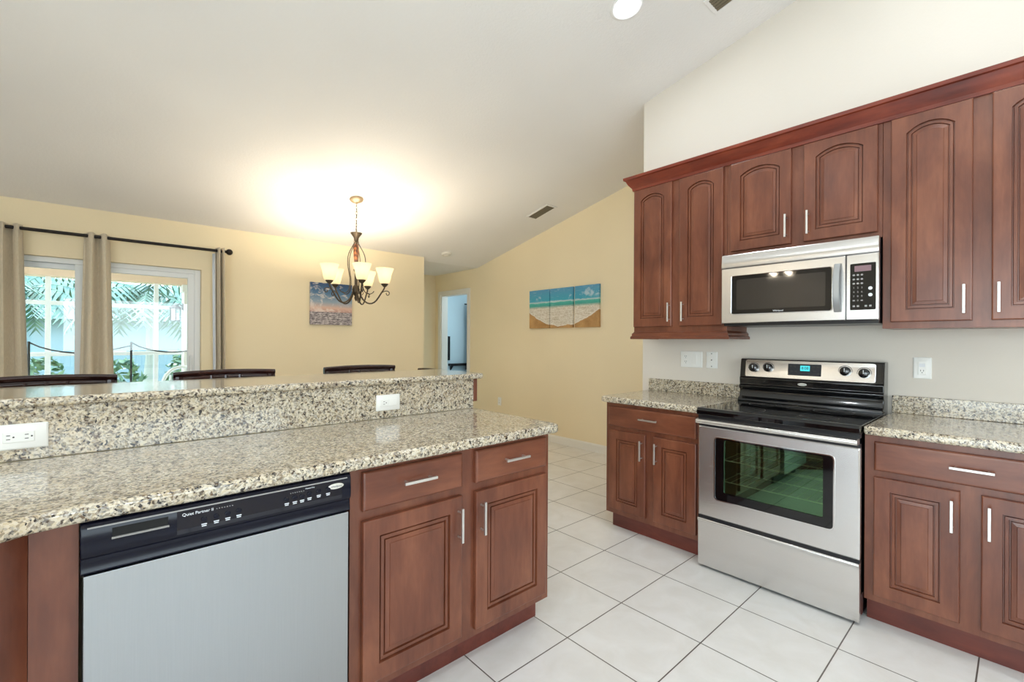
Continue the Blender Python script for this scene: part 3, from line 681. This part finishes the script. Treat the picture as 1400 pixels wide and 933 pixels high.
for r in range(7):
    for c_ in range(3):
        x = .6675 + c_ * .0165; z = 1.636 - r * .0215
        if r < 3:
            m = MB().lathe([(.0055, .0006), (.0055, -.0006)], (x, 0, z), 12, 'Y'); m.v = [(v[0], v[1], z + (v[2] - z) * .8) for v in m.v]; m.build('button', 'label_grey', pl)
        else:
            k = (r - 3) * 3 + c_
            if r == 6 and c_ != 1:
                MB().box(x - .0045, x + .0045, -.0003, .001, z - .003, z + .003).build('button', 'label_grey', pl)
            else: text('digit_button', digits[k] if r < 6 else '0', .012, 'label_grey', pl, front_mtx(x, .0001, z))
for (x, z) in ((.735, 1.566), (.735, 1.533)): MB().lathe([(.0085, .0006), (.0085, -.001)], (x, 0, z), 16, 'Y').build('button', 'label_white', pl)
for x in (.668, .685, .717, .735): MB().box(x - .0048, x + .0048, -.0003, .001, 1.474, 1.483).build('button', 'label_grey', pl)

# ------------------------------------------------------------------ outlets and switch plates (local: face towards -y, w along x)
def plate(name, label, cat, loc, rz, w, h):
    t = thing(name, label, cat, loc, rz)
    MB().loft([ringy(rrect(-w / 2, w / 2, -h / 2, h / 2, .004), 0), ringy(rrect(-w / 2, w / 2, -h / 2, h / 2, .004), -.003), ringy(rrect(-w / 2 + .004, w / 2 - .004, -h / 2 + .004, h / 2 - .004, .003), -.006)]).build('plate', 'outlet_white', t, 0, 30)
    return t
def receptacle(t, cx_, cz_, horiz, y=-.0085):
    def P(a, b): return (cx_ + (b if horiz else a), cz_ + (-a if horiz else b))
    m = MB()
    for a in (-.006, .006):
        p = P(a, .004 if not horiz else -.004); hw, hh = (.0011, .0042) if not horiz else (.0042, .0011)
        m.box(p[0] - hw, p[0] + hw, y - .0004, y + .002, p[1] - hh, p[1] + hh)
    p = P(0, -.007 if not horiz else .007)
    m.lathe([(.0024, .002), (.0024, -.0004)], (p[0], y, p[1]), 10, 'Y'); m.build('socket_slots', 'slot_dark', t)
def insert(t, x0, x1, z0, z1, name='receptacle'):
    return MB().loft([ringy(rrect(x0, x1, z0, z1, .002), -.004), ringy(rrect(x0, x1, z0, z1, .002), -.0072), ringy(rrect(x0 + .0015, x1 - .0015, z0 + .0015, z1 - .0015, .002), -.0085)]).build(name, 'outlet_white', t, 0, 30)
t = plate('outlet', 'white horizontal outlet at the left end of the granite upstand', 'outlet', (-.186, 2.0723, .9895), 0, .124, .078)
r_ = insert(t, -.036, .032, -.017, .017); receptacle(r_, -.020, 0, True); receptacle(r_, .019, 0, True)
t = plate('outlet', 'white horizontal outlet on the granite upstand near the free end of the bar', 'outlet', (1.045, 2.0723, .9895), 0, .124, .077)
r_ = insert(t, -.044, .0, -.017, .017); receptacle(r_, -.020, 0, True); insert(t, .003, .044, -.017, .017, 'rocker')
t = plate('switch_plate', 'white double plate with outlet and switch above the left worktop', 'switch', (XR - .0005, 1.632, 1.165), RZ, .166, .118)
r_ = MB().loft([ringy(rrect(-.058, -.022, -.034, .034, .014), -.004), ringy(rrect(-.058, -.022, -.034, .034, .014), -.0085)]).build('receptacle', 'outlet_white', t, 0, 30)
receptacle(r_, -.040, .019, False); receptacle(r_, -.040, -.019, False)
insert(t, .008, .042, -.034, .034, 'rocker')
t = plate('wall_plate', 'narrow white plate with three dark screws beside the double switch', 'wall plate', (XR - .0005, 1.480, 1.165), RZ, .080, .118)
for z in (-.045, 0, .045): MB().lathe([(.0042, .001), (.0042, -.0015), (.002, -.002)], (0, -.006, z), 12, 'Y').build('screw', 'slot_dark' if z == 0 else 'screw_grey', t)
t = plate('outlet', 'white single outlet above the right worktop, right of the range', 'outlet', (XR - .0005, .357, 1.161), RZ, .074, .114)
r_ = insert(t, -.017, .017, -.034, .034); receptacle(r_, 0, -.017, False); MB().box(-.012, .012, -.0095, -.008, .006, .024).build('button', 'label_white', r_)
t = plate('outlet', 'small white outlet low on the yellow wall', 'outlet', (XY - .0005, 5.07, .416), RZ, .072, .116)
r_ = insert(t, -.017, .017, -.034, .034); receptacle(r_, 0, .017, False); receptacle(r_, 0, -.017, False)

# ------------------------------------------------------------------ wall art
t = thing('canvas_print', 'square canvas print of a cloudy beach sunset behind the chandelier', 'picture', (2.033, YW - .001, 1.718))
MB().box(-.245, .245, -.030, 0, -.245, .245).build('canvas', 'sunset_canvas', t, .002)
for lab, a, b in (('left', 4.428, 4.062), ('middle', 4.047, 3.668), ('right', 3.638, 3.272)):
    t = thing('canvas_print', f'{lab} canvas of the three-part turquoise beach picture', 'picture', (XY - .001, (a + b) / 2, 1.712), RZ, 'three-part beach picture')
    MB().box(-(a - b) / 2, (a - b) / 2, -.030, 0, -.25, .25).build('canvas', 'shore_canvas', t, .002)

# ------------------------------------------------------------------ ceiling fittings
SA = -math.atan(SL)
def on_ceiling(name, label, cat, x, y):
    t = thing(name, label, cat, (x, y, cz(y) - .0005)); t.rotation_euler = (SA, 0, 0); return t
def vent(x, y, w, l, label):
    t = on_ceiling('air_vent', label, 'vent', x, y)
    m = MB(); f_ = .022
    m.box(-w / 2, -w / 2 + f_, -l / 2, l / 2, -.008, 0); m.box(w / 2 - f_, w / 2, -l / 2, l / 2, -.008, 0); m.box(-w / 2 + f_, w / 2 - f_, -l / 2, -l / 2 + f_, -.008, 0); m.box(-w / 2 + f_, w / 2 - f_, l / 2 - f_, l / 2, -.008, 0)
    m.build('frame', 'ceiling_paint', t, .002)
    MB().box(-w / 2 + f_, w / 2 - f_, -l / 2 + f_, l / 2 - f_, -.0015, 0).build('duct', 'vent_dark', t)
    n = int((w - 2 * f_) / .022)
    for k in range(n):
        xx = -w / 2 + f_ + (k + .5) * (w - 2 * f_) / n
        m = MB(); m.prism([(xx - .008, -.002), (xx + .004, -.010), (xx + .006, -.009), (xx - .006, -.001)], 'Y', -l / 2 + f_, l / 2 - f_); m.build('slat', 'vent_metal', t)
vent(3.853, 3.795, .17, .36, 'slotted ceiling air vent near the yellow wall')
vent(2.80, 1.16, .17, .30, 'ceiling air vent at the top edge near the recessed light')
t = on_ceiling('smoke_detector', 'round white smoke detector on the ceiling by the hall', 'smoke detector', 3.51, 5.276)
MB().lathe([(.068, 0), (.068, -.014), (.060, -.026), (.030, -.030), (.028, -.036), (.001, -.038)], (0, 0, 0), 28).build('body', 'smoke_white', t, 0, 35)
def can(x, y, label, group=None):
    t = on_ceiling('recessed_light', label, 'light', x, y)
    if group: t['group'] = group
    MB().lathe([(.098, 0), (.098, -.004), (.086, -.007), (.076, -.002), (.076, .0)], (0, 0, 0), 32, caps=False).build('trim_ring', 'lamp_trim', t, 0, 40)
    MB().lathe([(.075, -.0015), (.06, -.004), (.001, -.006)], (0, 0, 0), 32).build('lens', 'bulb_cool', t, label='bright glowing lens')
    light('lamp', 'AREA', (0, 0, -.012), CAN_E, COOL, .15, parent=t)
can(2.335, 1.59, 'lit recessed ceiling light at the top of the picture')
for (x, y) in ((2.335, .1), (2.335, -1.4), (.75, .1), (.75, -1.4), (-.9, .1), (-.9, 1.6)):  # extra cans out of view, added to brighten the kitchen
    can(x, y, 'added recessed fill light over the kitchen floor, outside the picture', 'added recessed fill lights')

# ------------------------------------------------------------------ chandelier
CX, CY = 1.866, 4.388
CZ = cz(CY)
ch = thing('chandelier', 'five-arm bronze chandelier with glowing frosted glass shades', 'chandelier', (CX, CY, 0))
m = MB(); m.lathe([(.066, -.002), (.066, -.010), (.058, -.022), (.030, -.034), (.012, -.040), (.010, -.055)], (0, 0, 0), 28)
cosA, sinA = math.cos(SA), math.sin(SA)
m.v = [(v[0], v[1] * cosA - v[2] * sinA, v[1] * sinA + v[2] * cosA + CZ) for v in m.v]; m.build('canopy', 'bronze_light', ch, 0, 35)
m = MB(); z = CZ - .04; k = 0
while z > 2.36:
    a = k % 2; pts = []
    for j in range(9):
        g = 2 * PI * j / 8; e = .008 * math.cos(g); pts.append((e if a else 0, 0 if a else e, z - .015 + .019 * math.sin(g)))
    m.tube(pts, .0022, 5); z -= .029; k += 1
m.tube([(.004, .003, CZ - .05), (.007, -.003, 2.55), (.003, .004, 2.35)], .0025, 5); m.build('chain', 'bronze', ch)
m = MB(); m.lathe([(.010, 2.352), (.016, 2.345), (.012, 2.33), (.020, 2.318), (.052, 2.342), (.056, 2.348), (.052, 2.338), (.024, 2.30), (.020, 2.27), (.028, 2.258), (.014, 2.245)], (0, 0, 0), 20)
m.build('crown_cup', 'bronze', ch, 0, 35)
m = MB(); m.lathe([(.010, 2.248), (.022, 2.235), (.026, 2.19), (.024, 2.12), (.017, 2.06), (.014, 2.02), (.020, 2.00)], (0, 0, 0), 16); m.build('twisted_column', 'amber_twist', ch, 0, 40, 'amber brown twisted column')
m = MB(); m.lathe([(.018, 2.0), (.026, 1.985), (.014, 1.96), (.014, 1.84), (.030, 1.82), (.036, 1.79), (.028, 1.75), (.012, 1.725), (.016, 1.71), (.010, 1.69), (.001, 1.675)], (0, 0, 0), 18); m.build('hub', 'bronze', ch, 0, 35)
a_cam = math.atan2(-CY, -CX)
def bez(p0, p1, p2, p3, n=10):
    r = []
    for k in range(n + 1):
        t = k / n; r.append(tuple((1 - t) ** 3 * p0[i] + 3 * (1 - t) ** 2 * t * p1[i] + 3 * (1 - t) * t * t * p2[i] + t ** 3 * p3[i] for i in range(len(p0))))
    return r
shade0 = None
for k in range(5):
    a = a_cam + math.radians(11 + 72 * k); ca, sa = math.cos(a), math.sin(a)
    def P(r, z): return (r * ca, r * sa, z)
    prof = bez((.024, 1.80), (.05, 1.66), (.15, 1.60), (.215, 1.72)) + bez((.215, 1.72), (.245, 1.775), (.27, 1.80), (.272, 1.825))[1:]
    m = MB(); m.tube([P(r, z) for r, z in prof], .0075, 7)
    m.tube([P(r, z) for r, z in bez((.215, 1.72), (.235, 1.79), (.315, 1.80), (.318, 1.765)) + bez((.318, 1.765), (.318, 1.735), (.285, 1.735), (.288, 1.765))[1:]], .0045, 6)
    m.build('arm', 'bronze', ch, 0, 40)
    m = MB(); m.tube([P(r, z) for r, z in bez((.018, 2.262), (.03, 2.2), (.10, 2.16), (.088, 2.03)) + bez((.088, 2.03), (.08, 1.94), (.05, 1.90), (.07, 1.80))[1:] + bez((.07, 1.80), (.09, 1.735), (.15, 1.74), (.17, 1.78))[1:]], .0042, 6); m.build('cage_wire', 'bronze', ch, 0, 40)
    m = MB(); m.lathe([(.006, 1.822), (.016, 1.828), (.034, 1.848), (.036, 1.856), (.030, 1.858)], (.272 * ca, .272 * sa, 0), 18); m.build('shade_cup', 'bronze', ch, 0, 35)
    m = MB(); m.lathe([(.032, 1.857), (.046, 1.862), (.056, 1.895), (.066, 1.95), (.084, 2.003), (.087, 2.009), (.083, 2.010), (.063, 1.952), (.053, 1.897), (.043, 1.866), (.030, 1.861)], (.272 * ca, .272 * sa, 0), 26, caps=False)
    sh = m.build('shade', 'frosted_shade', ch, 0, 50, 'frosted cream glass shade')
    m = MB(); m.ball((.272 * ca, .272 * sa, 1.925), .024, 12); b_ = m.build('bulb', 'bulb_warm', ch, 0, 60, 'glowing bulb')
    light('bulb_glow', 'POINT', (.272 * ca, .272 * sa, 1.985), CHAN_E, WARM, .03, parent=ch)

# ------------------------------------------------------------------ ceiling fan left of the frame, mirrored in the microwave glass
FX, FY = -1.85, 2.42
fan = thing('ceiling_fan', 'ceiling fan with lit glass shades left of the picture, mirrored in the microwave door', 'ceiling fan', (FX, FY, 0))
m = MB(); m.lathe([(.07, cz(FY) - .02), (.065, cz(FY) - .05), (.02, cz(FY) - .09)], (0, 0, 0), 20); m.build('canopy', 'bronze', fan, 0, 35)
MB().tube([(0, 0, cz(FY) + .0), (0, 0, 2.66)], .013, 8).build('downrod', 'bronze', fan, 0, 40)
m = MB(); m.lathe([(.03, 2.68), (.11, 2.65), (.13, 2.60), (.12, 2.53), (.06, 2.50), (.05, 2.44), (.02, 2.42)], (0, 0, 0), 24); m.build('motor_housing', 'bronze', fan, 0, 35)
for k in range(5):
    a = 2 * PI * k / 5 + .3; M_ = Matrix.Rotation(a, 4, 'Z') @ Matrix.Translation((0, 0, 2.57)) @ Matrix.Rotation(.2, 4, 'X')
    m = MB(); m.loft([[(p[0], p[1], z) for p in rrect(.16, .62, -.062, .062, .03)] for z in (-.004, .004)]); m.v = [tuple(M_ @ Vector(v)) for v in m.v]; m.build('blade', 'espresso', fan)
for k in range(4):
    a = 2 * PI * k / 4 + .6; x, y = .14 * math.cos(a), .14 * math.sin(a)
    MB().tube([(.03 * math.cos(a), .03 * math.sin(a), 2.46), (x * .8, y * .8, 2.48), (x, y, 2.45)], .008, 6).build('light_arm', 'bronze', fan)
    m = MB(); m.lathe([(.022, 2.45), (.040, 2.43), (.052, 2.38), (.066, 2.34), (.063, 2.34), (.048, 2.385), (.036, 2.43), (.018, 2.447)], (x, y, 0), 20, caps=False); m.build('shade', 'frosted_shade', fan, 0, 50)
    m = MB(); m.ball((x, y, 2.385), .026, 10); m.build('bulb', 'bulb_warm', fan, 0, 60); light('bulb_glow', 'POINT', (x, y, 2.335), 3.0, WARM, .03, parent=fan)

# ------------------------------------------------------------------ curtains and rod
rod = thing('curtain_rod', 'dark metal curtain rod with ball finial above the sliding door', 'curtain rod', (0, 5.40, 2.183))
MB().tube([(-1.4, 0, 0), (.945, 0, 0)], .014, 10).build('rod', 'rod_black', rod, 0, 40)
for x in (.968, -1.42): MB().ball((x, 0, 0), .031, 14).build('finial', 'rod_black', rod, 0, 60)
for x in (.915, -1.37):
    m = MB(); m.tube([(x, 0, -.012), (x, .05, -.012), (x, .098, -.004)], .005, 6); m.box(x - .012, x + .012, .092, .0985, -.03, .03); m.build('bracket', 'rod_black', rod)
def curtain(label, xt0, xt1, xb0, xb1, folds, lining=False, ph=0):
    t = thing('curtain', label, 'curtain', ((xt0 + xt1) / 2, 5.40, 0)); ox = (xt0 + xt1) / 2
    nu, nz = folds * 12, 14; rows = []
    for j in range(nz + 1):
        v = j / nz; z = .02 + (2.212 - .02) * (1 - v); e = min(1, v * 1.25)
        x0 = xt0 + (xb0 - xt0) * e; x1 = xt1 + (xb1 - xt1) * e
        rows.append([(x0 + (x1 - x0) * (i / nu + .018 * math.sin(4 * PI * folds * i / nu)) - ox, 0.055 * math.sin(2 * PI * folds * i / nu + ph) * (1 - .25 * v) + .004 * math.sin(9 * i / nu + 5 * v), z) for i in range(nu + 1)])
    m = MB(); m.loft(rows, closed=False, cap0=False, cap1=False); o = m.build('cloth', 'curtain_cloth', t, 0, 60)
    s_ = o.modifiers.new('thick', 'SOLIDIFY'); s_.thickness = .003
    if lining:
        m = MB(); rows = [[(xb0 - ox - .034 + .03 * i / 6 + .022 * (1 - j / 8), .050 + .012 * math.sin(i), .03 + 2.13 * (j / 8)) for i in range(7)] for j in range(9)]
        m.loft(rows, closed=False, cap0=False, cap1=False); o = m.build('lining', 'sheer_white', t, 0, 60, 'white lining edge'); s_ = o.modifiers.new('thick', 'SOLIDIFY'); s_.thickness = .002
    return t
curtain('beige curtain panel at the left edge of the picture', -.80, -.478, -.86, -.43, 4, ph=.6)
curtain('beige curtain panel hanging across the middle of the sliding door', -.115, .055, -.148, .098, 2, ph=1.2)
curtain('narrow beige curtain panel bunched at the right end of the rod', .845, .925, .862, .945, 2, True)

# ------------------------------------------------------------------ bar stools and chair
def stool(name, label, cat, loc, rz, group, W_=.46, H=1.135, seat=.76):
    t = thing(name, label, cat, loc, rz, group); hw = W_ / 2     # local: back at y=0, seat towards -y (the bar)
    rings = []
    N = 16
    for k in range(N + 1):   # bowed two-ridge top rail
        u = k / N; x = -hw + W_ * u; bow = .035 * (1 - (2 * u - 1) ** 2); zt = H - .006 * (2 * u - 1) ** 2
        pr = [(-.014, -.046), (-.016, -.036), (-.010, -.028), (-.018, -.020), (-.020, -.008), (-.012, 0), (.008, 0), (.014, -.010), (.014, -.042), (.006, -.048)]
        rings.append([(x, bow + a, zt + b) for a, b in pr])
    MB().loft(rings).build('top_rail', 'espresso', t, .002, 35)
    for s_ in (-1, 1):
        MB().tube([(s_ * (hw - .022), .0, H - .03), (s_ * (hw - .022), -.02, seat), (s_ * (hw - .03), -.03, seat * .5), (s_ * (hw - .02), .02, 0)], .018, 8).build('back_leg', 'espresso', t, 0, 40)
        MB().tube([(s_ * (hw - .035), -.42, seat - .04), (s_ * (hw - .035), -.42, seat * .5), (s_ * (hw - .03), -.43, 0)], .018, 8).build('front_leg', 'espresso', t, 0, 40)
        MB().tube([(s_ * (hw - .03), -.42, seat * .35), (s_ * (hw - .03), -.025, seat * .35)], .011, 6).build('side_stretcher', 'espresso', t)
    for k in range(5):
        x = (-hw + .10) + (W_ - .20) * k / 4; MB().tube([(x, .022, H - .03), (x, .005, seat + .16)], .008, 6).build('slat', 'espresso', t)
    MB().box(-hw + .03, hw - .03, -.02, .012, seat + .12, seat + .165).build('lower_rail', 'espresso', t, .004)
    MB().tube([(-hw + .03, -.42, seat * .28), (hw - .03, -.42, seat * .28)], .013, 8).build('footrest', 'espresso', t)
    m = MB(); R1 = rrect(-hw + .005, hw - .005, -.45, .0, .04)
    m.loft([[(p[0], p[1], seat - .045) for p in R1], [(p[0], p[1], seat - .01) for p in R1], [(p[0] * .96, -.225 + (p[1] + .225) * .96, seat + .012) for p in R1]]); m.build('seat', 'espresso', t, .004, 40)
    return t
SY = 2.80
stool('bar_stool', 'dark wooden bar stool at the left edge behind the bar', 'stool', (-.174, SY, 0), 0, 'bar stools behind the raised bar')
stool('bar_stool', 'dark wooden bar stool in front of the right half of the sliding door', 'stool', (.494, SY, 0), 0, 'bar stools behind the raised bar')
stool('bar_stool', 'dark wooden bar stool below the sunset canvas', 'stool', (1.225, SY, 0), 0, 'bar stools behind the raised bar')
stool('dining_chair', 'dark dining chair whose back just clears the bar top by the hall corner', 'chair', (2.70, 4.40, 0), -PI / 2, None, .40, .985, .46)

# ------------------------------------------------------------------ things glimpsed through the doorway
t = thing('wall_strip', 'narrow upright black strip on the pale wall through the hall doorway', 'wall fixture', (5.46, 8.099, 0))
MB().box(-.022, .022, -.03, 0, .88, 1.385).build('strip', 'rod_black', t, .004); MB().ball((-.045, -.02, .93), .02, 8).build('knob', 'screw_grey', t)
t = thing('wall_shelf', 'thin black shelf on the pale wall through the hall doorway', 'shelf', (5.70, 8.099, .76))
MB().box(-.25, .27, -.12, 0, 0, .05).build('board', 'rod_black', t, .004)
for x in (-.2, .2): MB().prism([(-.10, 0), (0, -.10), (0, 0)], 'X', x, x + .02).build('bracket', 'rod_black', t)
t = thing('curtain', 'dark blue curtain at the right side of the hall doorway', 'curtain', (5.89, 7.90, 0))
rows = []
for j in range(9):
    z = .03 + (2.06 - .03) * j / 8; rows.append([(-.10 + .26 * i / 12 - .03 * j / 8 * 0, .025 * math.sin(i * 1.6), z) for i in range(13)])
m = MB(); m.loft(rows, closed=False, cap0=False, cap1=False); o = m.build('cloth', 'navy_cloth', t, 0, 60); o.modifiers.new('thick', 'SOLIDIFY').thickness = .004
MB().tube([(-.16, 0, 2.07), (.37, 0, 2.07)], .012, 8).build('rod', 'rod_black', t)

# ------------------------------------------------------------------ outdoors
struct(MB().box(-9, 9, 5.66, 8.4, -.14, -.04).build('floor_patio', 'concrete'))
o = struct(MB().box(-30, 30, 8.4, 60, -.3, -.1).build('floor_lawn', 'lawn'))
struct(MB().box(-9, 3.1, 5.66, 8.2, 2.5, 2.6).build('ceiling_patio', 'white_paint'))
tag(MB().box(-9, 3.1, 7.9, 8.15, 2.06, 2.5).build('patio_beam', 'peach_stucco'), 'peach stucco beam across the patio above the screen', 'beam')
sf = thing('screen_frame', 'white aluminium screen frame enclosing the patio', 'screen', (0, 8.02, 0))
for x in (-3.7, -2.6, -1.55, -.49, .565): MB().box(x - .025, x + .025, -.025, .025, -.04, 2.06).build('upright', 'vinyl_white', sf, .003)
for z, zz in ((1.735, .05), (1.10, .05)):
    MB().box(-3.7, .95, -.024, .024, z - zz / 2, z + zz / 2).build('rail', 'vinyl_white', sf, .003)
t = thing('patio_column', 'white column at the right end of the patio screen', 'column', (1.015, 8.0, -.04))
MB().box(-.15, .15, -.12, .12, 0, 2.10).build('shaft', 'white_paint', t, .006); MB().box(-.17, .17, -.14, .14, 2.0, 2.10).build('capital', 'white_paint', t, .006)
t = thing('wall_lantern', 'small black lantern on the white patio column', 'lantern', (.865, 7.97, 1.66))
m = MB(); m.tube([(0, 0, .10), (-.05, 0, .13), (-.09, 0, .10)], .01, 6); m.box(-.012, 0, -.03, .03, .05, .14); m.build('arm', 'lantern_black', t)
m = MB(); m.lathe([(.075, .07), (.03, .11), (.005, .13)], (-.09, 0, 0), 4); m.build('cap', 'lantern_black', t)
m = MB()
for a in (0, 1, 2, 3):
    x, y = -.09 + .055 * math.cos(a * PI / 2), .055 * math.sin(a * PI / 2); m.tube([(x, y, .075), (x, y, -.10)], .006, 4)
m.lathe([(.06, -.10), (.06, -.115)], (-.09, 0, 0), 4); m.build('cage', 'lantern_black', t); MB().lathe([(.045, .07), (.045, -.10)], (-.09, 0, 0), 4).build('glass', 'window_glass', t)
pf = thing('pool_fence', 'sagging dark mesh pool fence on thin posts outside the door', 'fence', (0, 7.2, -.04))
for x in (-.585, .27, 1.1): MB().tube([(x, 0, 0), (x, 0, 1.30)], .012, 6).build('post', 'fence_black', pf)
for a, b in ((-.585, .27), (.27, 1.1)):
    m = MB(); m.tube([(a + (b - a) * k / 10, 0, 1.29 - .12 * math.sin(PI * (k / 10) ** .8 * .9)) for k in range(11)], .008, 5); m.build('top_cord', 'fence_black', pf)
pcx = thing('patio_chair', 'white rounded patio chair seen through the right pane', 'chair', (.83, 7.55, -.04), .5)
m = MB(); m.tube([(.24 * math.cos(PI * k / 10), .05, .72 + .24 * math.sin(PI * k / 10)) for k in range(11)], .022, 8); m.build('back_hoop', 'vinyl_white', pcx, 0, 40)
m = MB()
for k in range(5): m.tube([(-.14 + .07 * k, .05, .45), (-.14 + .07 * k, .05, .90 - .02 * abs(k - 2))], .012, 6)
m.build('back_slats', 'vinyl_white', pcx)
MB().loft([[(p[0], p[1], z) for p in rrect(-.24, .24, -.42, .06, .06)] for z in (.42, .46)]).build('seat', 'vinyl_white', pcx, .004)
for x in (-.21, .21):
    for y in (-.36, .04): MB().tube([(x, y, .43 if y < 0 else .74), (x * 1.08, y, 0)], .018, 6).build('leg', 'vinyl_white', pcx)
nh = thing('neighbour_house', 'low grey-blue house far beyond the patio', 'house', (-1.0, 17, -.1))
MB().box(-9, 9, 0, 6, 0, 1.9).build('wall', 'stucco_grey', nh)
m = MB(); m.loft([[(-9.5, -.5, 1.9), (9.5, -.5, 1.9), (9.5, 6.5, 1.9), (-9.5, 6.5, 1.9)], [(-6.5, 2.6, 3.2), (6.5, 2.6, 3.2), (6.5, 3.4, 3.2), (-6.5, 3.4, 3.2)]]); m.build('roof', 'roof_teal', nh)
def palm(x, y, h, n, L, label, sd):
    rnd = random.Random(sd); t = thing('palm_tree', label, 'palm tree', (x, y, -.1))
    MB().tube([(0, 0, 0), (.06, 0, h * .5), (.02, .03, h)], .09, 8, [.12, .09, .07]).build('trunk', 'trunk', t, 0, 50)
    m = MB()
    for k in range(n):
        a = 2 * PI * k / n + rnd.uniform(-.2, .2); el = rnd.uniform(.1, 1.1); p = Vector((0, 0, h)); d = Vector((math.cos(a) * math.cos(el), math.sin(a) * math.cos(el), math.sin(el)))
        side = Vector((-math.sin(a), math.cos(a), 0)); pts = []
        for j in range(15):
            pts.append(p.copy()); p = p + d * (L / 14); d = (d + Vector((0, 0, -.13))).normalized()
        m.tube(pts, .012, 4, [.016 - .001 * j for j in range(15)])
        for j in range(2, 15):
            w_ = L * .26 * math.sin(PI * (j / 15) ** .7) + .05
            for s_ in (-1, 1):
                tip = pts[j] + side * s_ * w_ + Vector((0, 0, -w_ * rnd.uniform(.5, 1.0))) + d * .08
                b_ = (pts[j] - pts[j - 1]) * .45
                m.add([pts[j] - b_, pts[j] + b_, tip], [(0, 1, 2)])
    m.build('fronds', 'palm_leaf', t)
    return t
palm(-1.0, 10.4, 2.1, 13, 1.1, 'palm tree beyond the screen, seen through the left pane', 3)
palm(.75, 12.6, 2.3, 14, 1.6, 'palm tree beyond the screen, seen through the right pane', 5)
palm(2.9, 14.2, 2.3, 13, 1.4, 'palm tree farther right beyond the patio column', 8)
def shrub(x, y, h, r, label, sd):
    rnd = random.Random(sd); t = thing('shrub', label, 'shrub', (x, y, -.1)); m = MB()
    for k in range(420):
        a, u, rr = rnd.uniform(0, 2 * PI), rnd.uniform(0, 1), rnd.uniform(.55, 1)
        s_ = r * rr * (math.sin(PI * (.15 + .8 * u)) ** .6); p = Vector((math.cos(a) * s_, math.sin(a) * s_, h * u))
        d1_ = Vector((rnd.uniform(-1, 1), rnd.uniform(-1, 1), rnd.uniform(-.4, 1))).normalized() * .08; d2_ = d1_.cross(Vector((rnd.uniform(-1, 1), rnd.uniform(-1, 1), rnd.uniform(-1, 1)))).normalized() * .03
        m.add([p - d1_, p + d2_, p + d1_, p - d2_], [(0, 1, 2, 3)])
    m.build('foliage', 'shrub_leaf', t)
    m = MB()
    for k in range(4): m.tube([(0, 0, 0), (rnd.uniform(-.2, .2) * r, rnd.uniform(-.2, .2) * r, h * .7)], .015, 5)
    m.build('stems', 'trunk', t)
for i, (x, y, h, r, lab) in enumerate(((-1.45, 9.3, 1.15, .34, 'leafy shrub by the screen, leftmost in the left pane'), (-.60, 9.4, 1.1, .34, 'leafy shrub by the screen behind the left pane, right of the upright'), (.24, 9.3, 1.05, .34, 'leafy shrub by the screen in the middle of the right pane'), (1.08, 9.5, 1.2, .34, 'leafy shrub beside the patio column'))):
    shrub(x, y, h, r, lab, 20 + i)
